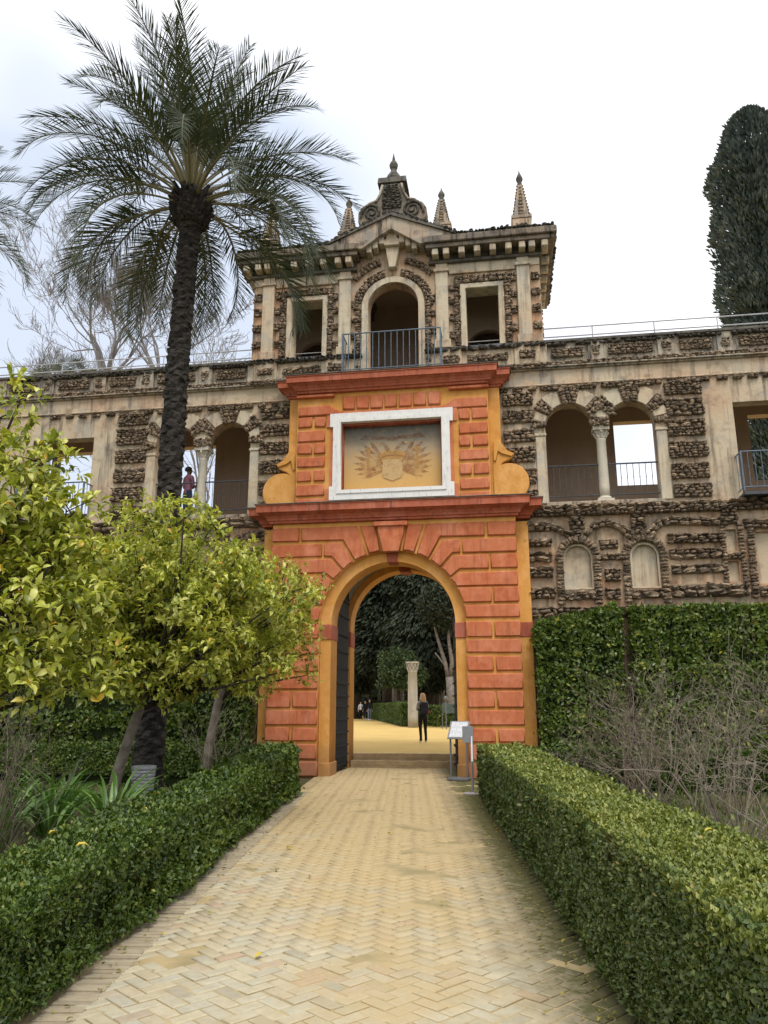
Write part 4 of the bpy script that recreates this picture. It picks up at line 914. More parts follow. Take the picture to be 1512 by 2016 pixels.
obj('floor', Geo().box(-3.66, 3.66, YW+0.34, 3.4, 10.0, 10.12).mesh('floor'), 'interior_plaster', pav)
obj('ceiling', Geo().box(-3.99, 3.99, YW+0.02, 3.69, 13.86, 13.98).mesh('ceiling'), 'interior_plaster', pav)
for s in (-1, 1):
    xs = sorted((s*1.2, s*1.45)); obj('inner_wall', plate('inner_wall', rect(*xs, 10.12, 13.95), 2.0, 3.4), 'interior_plaster', pav)
    obj('inner_arch', plate('inner_arch', mir(rect(1.45, 3.65, 10.12, 13.95), s), 2.2, 2.4, [mir(arch(1.9, 3.2, 10.13, 11.6), s)]), 'interior_plaster', pav)
railing(pav, [(-1.27, YW-0.05), (-1.27, -0.16), (1.33, -0.16), (1.33, YW-0.05)], 10.17, 11.20, 0.155, 'blue_iron', 0.012, 'balcony_railing')
# crest and finials
cy0, cy1 = YW-0.20, YW+0.30
crest = [(-0.80, 14.72), (0.80, 14.72), (0.90, 14.90), (0.90, 15.18), (0.80, 15.36), (0.62, 15.46), (0.46, 15.50), (0.36, 15.66), (0.29, 15.85), (0.27, 16.04), (-0.27, 16.04), (-0.29, 15.85), (-0.36, 15.66), (-0.46, 15.50), (-0.62, 15.46), (-0.80, 15.36), (-0.90, 15.18), (-0.90, 14.90)]
crest = [(x*1.08, 14.72 + (z-14.72)*(1.0 if z > 16 else 1.02)) for x, z in crest]
ct = obj('crest', plate('crest', crest, cy0, cy1, bevel=0.03), 'cornice_stone', pav)
for s in (-1, 1):
    pts = [(s*(0.58 + r*math.cos(t)), cy0-0.02, 15.14 + r*math.sin(t)) for t, r in ((k*0.45, 0.28*(1 - k/34)) for k in range(30))]
    obj('volute', Geo().tube(pts, [0.045 - 0.0008*k for k in range(30)], 6).mesh('volute', smooth=True), 'roof_stone', ct)
    pts = [(s*0.9, cy0-.02, 15.0), (s*0.86, cy0-.02, 15.28), (s*0.62, cy0-.02, 15.45), (s*0.45, cy0-.02, 15.50), (s*0.34, cy0-.02, 15.70), (s*0.27, cy0-.02, 16.0)]
    obj('crest_edge', Geo().tube(pts, 0.04, 6).mesh('crest_edge', smooth=True), 'plaster_weathered', ct)
g = Geo(); g.frustum(0, YW+.2, 16.03, 16.12, .30, .28, .34, .32); g.frustum(0, YW+.2, 16.12, 16.30, .42, .38, .40, .36); g.frustum(0, YW+.2, 16.30, 16.38, .36, .32, .20, .20)
g.lathe(0, YW+.2, [(.20, 16.36), (.23, 16.46), (.20, 16.56), (.10, 16.72), (.08, 16.80), (.11, 16.86), (.13, 16.95), (.10, 17.04), (.05, 17.10), (.04, 17.18), (.02, 17.28), (.004, 17.38)], 12)
obj('finial', g.mesh('finial'), 'dark_coping', ct)
prb = Rubble(21)
def pinnacle(x, y, z0, hw, zt, label=None):
    """square pedestal, pyramid, ball and spike; z0 foot, zt tip"""
    H = zt - z0
    p = obj('pinnacle', Geo().box(x-hw, x+hw, y-hw, y+hw, z0, z0+H*.22).mesh('pinnacle', bevel=0.012), 'plaster', pav)
    g = Geo().box(x-hw*1.08, x+hw*1.08, y-hw*1.08, y+hw*1.08, z0+H*.22, z0+H*.265); g.frustum(x, y, z0+H*.265, z0+H*.76, hw*.86, hw*.86, hw*.26, hw*.26)
    obj('pyramid', g.mesh('pyramid', bevel=0.008), 'plaster_weathered', p)
    g = Geo().lathe(x, y, [(hw*.22, z0+H*.755), (hw*.30, z0+H*.78), (hw*.20, z0+H*.80), (hw*.36, z0+H*.835), (hw*.38, z0+H*.865), (hw*.26, z0+H*.905), (hw*.10, z0+H*.94), (.004, zt)], 10)
    obj('ball', g.mesh('ball', smooth=True), 'dark_coping', p)
    for side in range(4):
        for k in range(9):
            t = (k+.5)/9; w = hw*(.86 + (.26-.86)*t); zz = z0+H*(.265+.47*t); e = w*0.62
            dx, dy = ((0, -1), (1, 0), (0, 1), (-1, 0))[side]
            for q in (-.33, .33):
                prb.put(x+dx*w*1.02+dy*q*e, y+dy*w*1.02+dx*q*e, zz, (.02+e*.55)*(1 if dy else .8), H*.045, .07, prb.r.normal(0, .2))
        for q in (-1, 1):                                             # knobbly arrises
            for k in range(10):
                t = (k+.5)/10; w = hw*(.88+(.28-.88)*t); prb.put(x+q*w, y-w if side == 0 else y+w, z0+H*(.265+.49*t), .05, .06, .05, 0)
    prb.rect(x-hw*.6, x+hw*.6, z0+H*.06, z0+H*.13, y-hw-.01, 1, 0.8, depth=0.08)
for s in (-1, 1):
    pinnacle(s*3.58, YW+0.05, 14.06, 0.255, 16.27)
    pinnacle(s*1.36, YW+0.42, 14.40, 0.26, 16.22)
pinnacle(-2.75, 3.2, 14.22, 0.2, 15.95)
y = YW - 0.03
for s in (-1, 1):
    prb.rect(1.68, 1.84, 10.95, 12.98, y, s, 0.85, depth=0.1); prb.rect(3.03, 3.22, 10.95, 12.98, y, s, 0.85, depth=0.1); prb.rect(1.70, 3.22, 12.80, 12.99, y, s, 0.85, depth=0.1)
    for z in (12.62, 12.20, 11.70, 11.18): prb.rect(1.54, 1.70, z-.02, z+.18, y, s, 0.85, depth=0.1)
    for z in (12.85, 12.36, 11.88, 11.36): prb.rect(3.2, 3.36, z-.1, z+.12, y, s, 0.85, depth=0.1)
    for z in (12.84, 12.38, 11.88, 11.40): prb.rect(3.745, 3.985, z-.11, z+.11, y, s, 0.85, depth=0.1)
    prb.rect(0.89, 1.05, 10.4, 12.3, y, s, 0.85, depth=0.1)
    for z in (12.42, 11.95, 11.45, 10.95): prb.rect(1.03, 1.17, z-.09, z+.10, y, s, 0.85, depth=0.1)
    prb.wedge(0, 12.30, 0.90, 1.10, 12, 92, y, s, size=0.85)
    prb.wedge(0, 12.30, 1.30, 1.48, 14, 50, y, s, size=0.85)
    for a, b in ((1.36, 1.78), (1.98, 3.05), (3.34, 3.76)): prb.rect(a, b, 10.40, 10.62, YW-0.10 if a == 1.98 else YW-0.16, s, 0.85, depth=0.08)
    prb.rect(0.86, 4.06, 10.74, 10.86, YW-0.13, s, 0.9, 0.04, mat='roof_stone', depth=0.14)
    prb.rect(2.75, 4.06, 10.12, 10.25, YW-0.13, s, 0.85, depth=0.1)
    prb.rect(1.72, 4.42, 14.07, 14.13, YW-0.40, s, 0.9, 0.03, mat='roof_stone', depth=0.2)
    x = 1.75
    while x < 4.42: prb.put(s*x, YW-0.38+prb.r.uniform(-.05, .1), 14.13+prb.r.uniform(0, .05), prb.r.uniform(.08, .16), prb.r.uniform(.05, .1), .14, prb.r.normal(0, .3), 'roof_stone'); x += .075
    yy_ = YW
    while yy_ < 3.9: prb.put(s*4.42, yy_, 14.11+prb.r.uniform(0, .05), .12, prb.r.uniform(.05, .1), .16, 0, 'roof_stone'); prb.put(s*4.47, yy_, 13.94+prb.r.uniform(-.1, .08), .08, .08, .14, 0, 'roof_stone'); yy_ += .1
    prb.band([(0.02, 14.93), (1.75, 14.15)], 0.11, YW-0.40, 0.9, s, mat='roof_stone', depth=0.2)
    prb.band([(0.02, 14.96), (1.75, 14.2)], 0.08, YW-0.1, 0.9, s, mat='roof_stone', depth=0.3)
    prb.band([(0.93, 14.95), (0.91, 15.25), (0.7, 15.48), (0.48, 15.54), (0.36, 15.75), (0.31, 16.0)], 0.06, YW+0.2, 0.6, s, mat='roof_stone', depth=0.5)
    z_ = 10.95
    while z_ < 13.4: prb.put(s*4.01, YW+prb.r.uniform(.02, .3), z_, .06, .07, .1, 0); z_ += .09
for z in np.arange(15.22, 15.98, 0.065):
    hwid = 0.28 if z < 15.45 else 0.30 - (z-15.45)*0.25
    prb.rect(-hwid, hwid, z, z+0.062, cy0-0.01, 1, 0.7, 0.02, mat='roof_stone', depth=0.06)
prb.build(pav, 300, lambda it: it[1] < 1.2)

# ================================================================== VEGETATION
def vdist(P): return np.linalg.norm(P - CAM, axis=1)
def hedge(name, label, A, B, width, height, leaf, dens, mat_side, mat_top, seed, z0=0.06, back_frac=0.35, ragged=0.05, rot_in=0.05, ref=5.0, group=None, push=0.0):
    """clipped hedge whose front face runs from A to B (plan); it extends `width` to the left of A->B"""
    r = np.random.default_rng(seed)
    A, B = np.array(A, float), np.array(B, float); L = np.linalg.norm(B-A); t = (B-A)/L; n = np.array([t[1], -t[0]])  # n: out of the front
    hA, hB = height if isinstance(height, tuple) else (height, height); height = max(hA, hB)
    A = A + n*push; B = B + n*push
    root = thing(name, label, 'hedge', ((A[0]+B[0])/2 - n[0]*width/2, (A[1]+B[1])/2 - n[1]*width/2, 0), group)
    # dark twiggy core
    nu, nv = max(4, int(L/0.25)), 6
    V, F = [], []
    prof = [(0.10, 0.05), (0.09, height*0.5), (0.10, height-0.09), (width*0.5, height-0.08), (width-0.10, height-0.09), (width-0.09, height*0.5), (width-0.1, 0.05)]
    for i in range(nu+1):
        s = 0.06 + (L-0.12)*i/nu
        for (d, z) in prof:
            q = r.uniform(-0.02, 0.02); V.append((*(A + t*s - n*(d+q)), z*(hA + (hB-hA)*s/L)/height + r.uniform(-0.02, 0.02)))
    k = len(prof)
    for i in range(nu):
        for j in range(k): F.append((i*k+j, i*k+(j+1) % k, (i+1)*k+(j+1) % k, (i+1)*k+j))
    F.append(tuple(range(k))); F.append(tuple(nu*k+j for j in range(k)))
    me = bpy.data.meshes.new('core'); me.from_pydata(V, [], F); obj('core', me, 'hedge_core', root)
    # faces: front, top, back, two ends
    def scatter(area, fn):
        N = int(area*dens); P, nn = fn(N); d = vdist(P); sc_ = np.clip(d/ref, 1.0, 3.2)
        keep = r.uniform(size=N) < 1.0/sc_**1.7
        return P[keep], nn[keep], sc_[keep]
    def up3(v2, z): return np.column_stack([v2, z])
    U = lambda N: r.uniform(size=N)
    bits_s, bits_t = [], []
    def front(N): s, z = U(N)*L, z0 + U(N)*(height-z0); return up3(A + t*s[:, None], z), np.tile([*n, 0.0], (N, 1))
    def back(N): s, z = U(N)*L, z0 + U(N)*(height-z0); return up3(A + t*s[:, None] - n*width, z), np.tile([*-n, 0.0], (N, 1))
    def top(N): s, d = U(N)*L, U(N)*width; return up3(A + t*s[:, None] - n*d[:, None], np.full(N, height)), np.tile([0, 0, 1.0], (N, 1))
    def enda(N): d, z = U(N)*width, z0 + U(N)*(height-z0); return up3(A - n*d[:, None], z), np.tile([*-t, 0.0], (N, 1))
    def endb(N): d, z = U(N)*width, z0 + U(N)*(height-z0); return up3(B - n*d[:, None], z), np.tile([*t, 0.0], (N, 1))
    for fn, ar, bits in ((front, L*height, bits_s), (back, L*height*back_frac, bits_s), (enda, width*height, bits_s), (endb, width*height, bits_s), (top, L*width*1.15, bits_t)):
        bits.append(scatter(ar, fn))
    for bits, mat, nm in ((bits_s, mat_side, 'foliage'), (bits_t, mat_top, 'top_foliage')):
        P = np.concatenate([b[0] for b in bits]); nn = np.concatenate([b[1] for b in bits]); sc_ = np.concatenate([b[2] for b in bits]); N = len(P)
        P[:, 2] *= (hA + (hB-hA)*np.clip(((P[:, :2]-A)@t)/L, 0, 1))/height
        und = lumps(P, 3.1, seed)*0.55 + lumps(P, 9.0, seed*2.0)*0.45
        depth = und*ragged - np.abs(r.exponential(rot_in, N)) + 0.01 + (0.03 + ragged*.25)*lumps(P, 0.9, seed+1.0) + np.where(r.uniform(size=N) < 0.03, r.uniform(0, 0.06 + ragged*.5, N), 0)
        hole = (lumps(P, 4.6, seed*3.1) + 0.5*lumps(P*np.array([1, 1, .4]), 13.0, seed)) < (-0.40 if ragged > .08 else -0.52)
        depth = np.where(hole, depth - r.uniform(0.0, 0.05 + ragged*1.2, N), depth)
        # round the arris
        P = P + nn*depth[:, None]
        D = nn*0.5 + rvec(N, r)*0.85 + np.array([0, 0, 0.45]); Uf = nn + rvec(N, r)*0.55 + np.array([0, 0, 0.35])
        Lf = leaf*sc_*r.uniform(0.65, 1.3, N); rn = np.clip(r.beta(1.5, 1.9, N) + und*0.18, 0, 0.999)
        o = kites(nm, P - D/np.linalg.norm(D, axis=1, keepdims=True)*Lf[:, None]*0.3, D, Uf, Lf, Lf*r.uniform(0.5, 0.68, N), rn, mat, root)
        o['kind'] = 'stuff'
    # stems showing in the gap near the ground
    g = Geo(); s = 0.1
    while s < L:
        p = A + t*s - n*r.uniform(0.10, 0.22); q = p + t*r.uniform(-.08, .08)
        g.tube([(*p, -0.03), (*q, 0.22)], [r.uniform(.006, .014), .006], 4, False); s += r.uniform(0.06, 0.2)
    obj('stems', g.mesh('stems'), 'bark_grey', root)['kind'] = 'stuff'
    return root

LX = lambda y: 0.164 - 0.137*(y + 14.3)
RX = lambda y: 2.13 - 0.1086*(y + 3.5)
hedge('box_hedge', 'low dark green hedge along the kerb at the path\'s left side', (LX(-17.4)-0.03, -17.4), (LX(-3.9)-0.03, -3.9), 0.68, (0.61, 0.83), 0.030, 10000, 'box_leaf', 'box_leaf', 3, ragged=0.085, push=0.07)
hedge('box_hedge', 'flat-topped pale green clipped hedge along the path\'s right side', (RX(-3.4), -3.4), (RX(-18.4), -18.4), 0.78, 0.885, 0.028, 12000, 'clipped_leaf', 'clipped_top_leaf', 4, ragged=0.022, rot_in=0.03)
hedge('box_hedge', 'low dark hedge crossing the bed in front of the left ivy hedge', (-13.0, -2.9), (-2.3, -2.9), 0.6, 0.78, 0.05, 3600, 'box_leaf', 'box_leaf', 5, z0=0.22, ragged=0.07, ref=14)
hedge('box_hedge', 'short low dark hedge behind the bare shrubs beside the gate', (2.95, -2.6), (7.5, -2.6), 0.5, 0.80, 0.05, 3600, 'box_leaf', 'box_leaf', 6, ragged=0.05, ref=14)
hedge('tall_hedge', 'yellowish tall hedge against the wall just right of the gateway', (3.42, -0.30), (5.30, -0.30), 0.7, (3.45, 3.78), 0.10, 1150, 'tall_hedge_leaf', 'tall_hedge_leaf', 18, ragged=0.15, rot_in=0.10, ref=18, back_frac=0.02)
hedge('tall_hedge', 'long tall glossy green hedge against the wall at the far right', (5.55, -0.38), (12.5, -0.38), 0.7, 3.80, 0.10, 1250, 'tall_hedge_leaf', 'tall_hedge_leaf', 8, ragged=0.12, rot_in=0.08, ref=18, back_frac=0.02)
hedge('tall_hedge', 'tall dark green hedge against the wall behind the orange trees', (-13.5, -0.35), (-3.45, -0.35), 0.7, 3.3, 0.10, 1000, 'tall_hedge_leaf', 'tall_hedge_leaf', 9, ragged=0.12, rot_in=0.08, ref=18, back_frac=0.02)

# ---- branching helper
def grow(g, p, d, length, rad, depth, r, spread=0.6, kids=(2, 4), shrink=0.68, up=0.1, n=5, tips=None, bend=0.25, rshrink=0.6, minr=0.003, segs=3):
    pts = [p]; rads = [rad]; cur = Vector(p); dd = Vector(d).normalized()
    for i in range(segs):
        dd = (dd + Vector(r.normal(size=3))*bend*0.5 + Vector((0, 0, up*0.5))).normalized(); cur = cur + dd*(length/segs)
        pts.append(cur.copy()); rads.append(max(minr, rad*(1 - (1-rshrink)*(i+1)/segs)))
    g.tube(pts, rads, n if rad > 0.012 else 3, depth == 0)
    if tips is not None and depth <= 1: tips.append((cur.copy(), dd.copy()))
    if depth == 0: return
    for k in range(int(r.integers(kids[0], kids[1]+1))):
        i = segs if k == 0 else int(r.integers(max(1, segs-2), segs+1))
        nd = (dd + Vector(r.normal(size=3))*spread).normalized()
        grow(g, pts[i].copy(), nd, length*shrink*r.uniform(.75, 1.2), max(minr, rads[i]*(0.8 if k == 0 else 0.6)), depth-1, r, spread, kids, shrink, up, n, tips, bend, rshrink, minr, segs)

# ---- orange trees
def orange_tree(label, trunk, clumps, lo, hi, per, seed, trunk_r=0.09, limbs=(), rosette=7, leafmat_='orange_leaf'):
    r = np.random.default_rng(seed)
    root = thing('orange_tree', label, 'tree', trunk[0], 'orange trees in the left bed')
    g = Geo(); g.tube(trunk, [trunk_r*(1.25 - 0.4*i/(len(trunk)-1)) for i in range(len(trunk))], 10)
    top = Vector(trunk[-1])
    tr = obj('trunk', g.mesh('trunk', smooth=True), 'bark_grey', root)
    g = Geo()
    for l in limbs: g.tube(l, [trunk_r*0.62 - trunk_r*0.4*i/(len(l)-1) for i in range(len(l))], 8)
    P, D, S = [], [], []
    for (c, rad, w) in clumps:
        c = Vector(c); mid = (top + c)/2 + Vector(r.normal(size=3))*0.12
        g.tube([top - Vector((0, 0, .05)), mid - Vector((0, 0, .12)), c], [0.030, 0.020, 0.009], 5)
        n = int(per*rad*rad*w)
        for _ in range(max(3, n//9)):
            e = Vector(r.normal(size=3)).normalized()*rad*0.8; g.tube([c + Vector(r.normal(size=3))*0.05, c + e*0.5 + Vector((0, 0, .03)), c + e], [0.007, 0.005, 0.003], 3, False)
        dv = rvec(n, r); dv[:, 2] = dv[:, 2]*0.9 + 0.12; rr = rad*(0.45 + 0.62*r.uniform(size=n)**0.6)
        pos = np.array(c) + dv*rr[:, None]*np.array([1, 1, 0.85]); P.append(pos); D.append(dv)
    obj('branches', g.mesh('branches', smooth=True), 'bark_dark', root)['kind'] = 'stuff'
    P = np.concatenate(P); D = np.concatenate(D); n = len(P)
    ax = D*0.6 + rvec(n, r)*0.5 + np.array([0, 0, 0.55]); ax /= np.linalg.norm(ax, axis=1, keepdims=True)
    P = np.repeat(P, rosette, 0); ax = np.repeat(ax, rosette, 0); N = len(P)
    ld = ax*0.35 + rvec(N, r); ld /= np.linalg.norm(ld, axis=1, keepdims=True)
    Uf = ax + np.array([0, 0, 0.6]) + rvec(N, r)*0.35
    Lf = r.uniform(lo, hi, N); base = np.repeat(r.uniform(size=n)**1.3*0.6, rosette) + r.uniform(size=N)*0.4
    hz = (P[:, 2]-P[:, 2].min())/np.ptp(P[:, 2])
    rn = np.where(r.uniform(size=N) < 0.022, r.uniform(0.96, 1.0, N), np.clip(base, 0, 0.95))
    o = leaves('crown', P + ax*r.uniform(-.04, .04, N)[:, None] + ld*0.015, ld, Uf, Lf, Lf*r.uniform(.42, .55, N), rn, leafmat_, root, fold=0.22, curl=0.2, fine=trunk[0][1] < -6)
    o['kind'] = 'stuff'
    return root
def ellipsoid_clumps(c, rad, n, cr, seed, zmin=-0.55, inner=0.5):
    r = np.random.default_rng(seed); out = []; k = 0
    while len(out) < n:
        k += 1; z = 1 - 2*(len(out)+.5)/n; a = len(out)*2.39996
        d = np.array([math.sqrt(1-z*z)*math.cos(a), math.sqrt(1-z*z)*math.sin(a), z]) + r.normal(size=3)*0.13
        if d[2] < zmin: d[2] = zmin*r.uniform(.6, 1)
        out.append((tuple(np.array(c) + d*np.array(rad)*r.uniform(.66, .96)), cr*r.uniform(.6, 1.25), 1.0))
    for i in range(int(n*inner)): out.append((tuple(np.array(c) + rvec(1, r)[0]*np.array(rad)*0.4), cr, 0.5))
    return out
orange_tree('near orange tree with large yellow-green leaves at the photo\'s left edge', [(-2.75, -12.9, 0), (-2.7, -12.9, 0.8), (-2.55, -12.9, 1.5)],
    [((-1.50, -12.9, 3.95), .26, 1), ((-1.38, -12.8, 4.25), .16, .7), ((-1.75, -13.0, 3.6), .38, 1), ((-1.15, -12.8, 3.55), .30, 1), ((-1.25, -12.9, 3.15), .38, 1.1), ((-0.85, -12.7, 3.18), .24, .9),
     ((-1.55, -13.1, 2.75), .45, 1.1), ((-0.95, -12.8, 2.70), .34, 1.1), ((-1.25, -12.9, 2.32), .42, 1.2), ((-0.72, -12.8, 2.30), .30, 1.1), ((-1.5, -13.1, 2.0), .40, 1.1), ((-0.95, -12.9, 1.95), .30, 1.1),
     ((-0.55, -12.7, 2.0), .20, .9), ((-1.0, -12.9, 1.78), .28, 1.1), ((-1.4, -13, 1.72), .32, 1.1), ((-0.6, -12.7, 2.45), .26, 1), ((-0.58, -12.7, 1.80), .2, 1), ((-1.8, -13, 1.8), .4, 1.1), ((-1.9, -13, 2.3), .45, 1.1), ((-2.2, -12.7, 3.2), .5, 1), ((-1.45, -12.6, 3.3), .36, 1), ((-1.05, -12.5, 2.9), .34, 1), ((-1.7, -12.6, 2.4), .4, 1), ((-0.75, -12.6, 2.75), .28, 1), ((-1.5, -12.4, 2.9), .4, 1), ((-2.3, -12.8, 2.5), .5, 1), ((-2.9, -12.8, 3.3), .6, .8), ((-3.1, -12.9, 2.5), .6, .8), ((-2.5, -12.2, 2.9), .55, .8), ((-2.3, -13.4, 2.8), .5, .8)],
    0.05, 0.115, 520, 31, 0.08, [[(-2.55, -12.9, 1.5), (-2.0, -12.9, 1.95), (-1.4, -12.9, 2.15), (-0.9, -12.8, 2.3)]])
bcl = ellipsoid_clumps((-2.15, -8.0, 2.98), (1.72, 1.5, 1.36), 64, 0.42, 5, -0.95) + [((-0.72, -7.9, 2.25), .36, 1), ((-0.45, -7.9, 2.05), .24, 1), ((-1.0, -7.9, 1.95), .3, 1.1), ((-1.7, -8.3, 1.95), .34, 1.1), ((-2.2, -8.6, 1.98), .36, 1.1), ((-3.7, -8.3, 2.2), .4, 1), ((-3.8, -8.1, 2.9), .4, 1), ((-0.5, -7.8, 2.45), .26, 1), ((-0.62, -7.8, 2.75), .34, 1), ((-1.35, -8.1, 2.0), .34, 1), ((-3.3, -8.2, 2.05), .4, 1), ((-2.75, -8.3, 1.98), .34, 1), ((-0.9, -8.1, 3.35), .3, 1), ((-2.3, -8, 4.3), .2, .8), ((-3.0, -8, 4.35), .2, .8)]
orange_tree('leaning orange tree with pale trunk beside the grey pot', [(-2.76, -8.04, 0), (-2.66, -8.03, 0.7), (-2.48, -8.02, 1.35), (-2.30, -8.0, 1.85)], bcl, 0.05, 0.12, 300, 32, 0.072,
    [[(-2.42, -8.0, 1.55), (-1.9, -8.0, 1.78), (-1.3, -7.95, 1.92), (-0.7, -7.9, 2.2)], [(-2.35, -8, 1.7), (-2.8, -8.2, 2.2), (-3.4, -8.2, 2.7)], [(-2.30, -8, 1.8), (-2.2, -8, 2.6), (-2.0, -8, 3.4)]])
ccl = ellipsoid_clumps((-2.28, -3.4, 3.1), (1.15, 1.05, 1.36), 48, 0.36, 6, -0.95) + [((-1.28, -3.3, 3.3), .28, 1), ((-1.45, -3.3, 4.2), .24, 1), ((-1.65, -3.4, 4.45), .2, .8), ((-1.2, -3.3, 2.2), .3, 1), ((-1.15, -3.3, 2.65), .24, 1)]
orange_tree('dark-trunked orange tree whose crown overlaps the orange gateway pier', [(-3.25, -3.2, 0), (-3.2, -3.25, 0.8), (-3.05, -3.3, 1.6), (-2.9, -3.35, 2.1)], ccl, 0.05, 0.115, 260, 33, 0.085,
    [[(-3.1, -3.3, 1.6), (-2.6, -3.3, 2.1), (-1.9, -3.3, 2.6)], [(-3.0, -3.3, 1.8), (-3.3, -3.4, 2.4), (-3.4, -3.4, 3.0)]])

# ---- palms
def frond_mesh(base, az, e0, bend, L, r, dens=74, leaf=0.50, twist=0.0):
    n = 22; pts = []; x = 0.0; z = 0.0; tv = []
    for i in range(n+1):
        t = i/n; e = e0 - bend*t**1.35; tv.append((math.cos(e), math.sin(e))); pts.append((x, z)); x += math.cos(e)*L/n; z += math.sin(e)*L/n
    ca_, sa_ = math.cos(az), math.sin(az); B = Vector(base); sway = r.normal(0, 0.10)*L
    def W(x, s, z, t): return B + Vector((ca_*x - sa_*(s + sway*t*t), sa_*x + ca_*(s + sway*t*t), z))
    V, F, rn = [], [], []
    for i in range(n+1):
        t = i/n; w = 0.032*(1-t)**0.8 + 0.004
        for (a, b) in ((w, 0), (0, w*.7), (-w, 0), (0, -w*.7)): V.append(W(pts[i][0] - tv[i][1]*b, a, pts[i][1] + tv[i][0]*b, t)); rn.append(0.985 - .12*t)
    for i in range(n):
        for k in range(4): F.append((i*4+k, i*4+(k+1) % 4, i*4+4+(k+1) % 4, i*4+4+k))
    tone = r.uniform(0.15, 0.7)
    for k in range(dens):
        t = 0.23 + 0.77*(k+r.uniform(-.3, .3))/dens; t = min(max(t, 0.2), 0.995); f = t*n; i = min(int(f), n-1); u = f-i
        px, pz = pts[i][0]*(1-u)+pts[i+1][0]*u, pts[i][1]*(1-u)+pts[i+1][1]*u; tx, tz = tv[i]
        ll = leaf*(0.35 + 1.0*math.sin(math.pi*min(1, (t*0.86+0.10)))**0.8)*r.uniform(.82, 1.12); ang = R(62 - 38*t + r.normal(0, 5)); lift = R(26 + r.normal(0, 12))
        for sg in (-1, 1):
            cf, cs, cl = math.cos(ang), math.sin(ang)*math.cos(lift)*sg, math.sin(ang)*math.sin(lift)
            dx, dz = tx*cf - tz*cl, tz*cf + tx*cl; droop = 0.04 + 0.10*r.uniform()
            w = 0.020; j = len(V)
            def pt(q, ww): return W(px + dx*ll*q + tx*ww, cs*ll*q, pz + dz*ll*q - droop*ll*q*q + tz*ww, t)
            V += [pt(0, -w*.5), pt(0, w*.5), pt(.5, w*.75), pt(.5, -w*.75), pt(1, 0)]
            F += [(j, j+1, j+2, j+3), (j+3, j+2, j+4)]; q = min(0.99, max(0, tone + r.normal(0, .16))); rn += [q]*5
    lo = [a for f in F for a in f]; st = np.cumsum([0]+[len(f) for f in F[:-1]])
    return mesh_np('frond', V, lo, st, rn)
def palm(label, base, top, r0, r1, fr, seed, group=None, leaf=0.50, bulb=0.36):
    r = np.random.default_rng(seed); root = thing('palm_tree', label, 'palm tree', base, group)
    g = Geo(); vs, fs = [], []; b, t = Vector(base), Vector(top); H = (t-b).length; nr = int(H/0.065); ns = 22
    for i in range(nr+1):
        u = i/nr; c = b.lerp(t, u) + Vector((0.03*math.sin(u*6.5), 0.03*math.sin(u*3), 0)); rad = r0 + (r1-r0)*u**0.8 + 0.10*math.exp(-u*H/0.35)
        for k in range(ns):
            a = 2*math.pi*k/ns; q = rad + 0.024*math.sin(i*math.pi*0.5 + 2*math.pi*k*4/ns*(1 if i % 4 < 2 else -1)) + r.normal(0, 0.014); vs.append((c.x+q*math.cos(a), c.y+q*math.sin(a), c.z + 0.03*math.sin(a*3+i*2.4)))
    for i in range(nr):
        for k in range(ns): fs.append((i*ns+k, i*ns+(k+1) % ns, (i+1)*ns+(k+1) % ns, (i+1)*ns+k))
    obj('trunk', g.add(vs, fs).mesh('trunk'), 'palm_bark', root)
    g = Geo()                                                        # old leaf bases make the swollen head
    g.lathe(t.x, t.y, [(r1, t.z-.12), (bulb*.8, t.z+.06), (bulb, t.z+.3), (bulb*.93, t.z+.55), (bulb*.6, t.z+.8), (.08, t.z+1.0)], 14)
    for k in range(130):
        a = k*2.39996; u = (k % 26)/26; rr = bulb*(.85+.2*math.sin(u*math.pi)); z = t.z + u*0.75; o = Vector((math.cos(a), math.sin(a), 0)); p = t + o*rr*.85; p.z = z
        q = p + o*r.uniform(.07, .14) + Vector((0, 0, r.uniform(.06, .16))); g.tube([p, q], [.055, .03], 4)
    obj('leaf_bases', g.mesh('leaf_bases'), 'palm_bark', root)['kind'] = 'stuff'
    for k, (az, e0, bend, L) in enumerate(fr(r)):
        if e0 < R(34) and math.cos(az + math.pi*0.38) > 0.62 and k % 4: continue
        o = Vector((math.cos(az), math.sin(az), 0)); e = math.sin(e0); p = t + o*bulb*(0.75 - 0.55*max(0, e)) + Vector((0, 0, 0.45 + 0.42*e))
        obj('frond', frond_mesh(p, az, e0, bend, L, r, leaf=leaf), 'palm_leaf', root)
    return root
def big_fronds(r):
    out = []
    for k in range(66):
        u = (k+.5)/66; e = R(82 - 94*u**1.0 + r.normal(0, 5)); az = k*2.39996 + r.normal(0, .12)
        bend = R(30 + 88*min(1, u*1.6) - 62*max(0, u-.62) + r.normal(0, 12)); out.append((az, e, bend, r.uniform(3.15, 3.6)*(1 - 0.25*max(0, u-.72) - 0.75*max(0, .22-u))))
    return out
palm('tall date palm with full arching crown in front of the gallery', (-3.22, -5.93, 0), (-3.13, -5.93, 10.75), 0.225, 0.180, big_fronds, 41, 'palms in the garden')
def few_fronds(r): return [(k*2.39996, R(70 - 100*(k+.5)/46), R(30 + 60*min(1, k/28)), r.uniform(3.0, 3.6)) for k in range(46)]
palm('second palm whose frond tips show at the upper left edge', (-13.9, -1.0, 0), (-13.75, -1.0, 15.0), 0.28, 0.2, few_fronds, 42, 'palms in the garden')

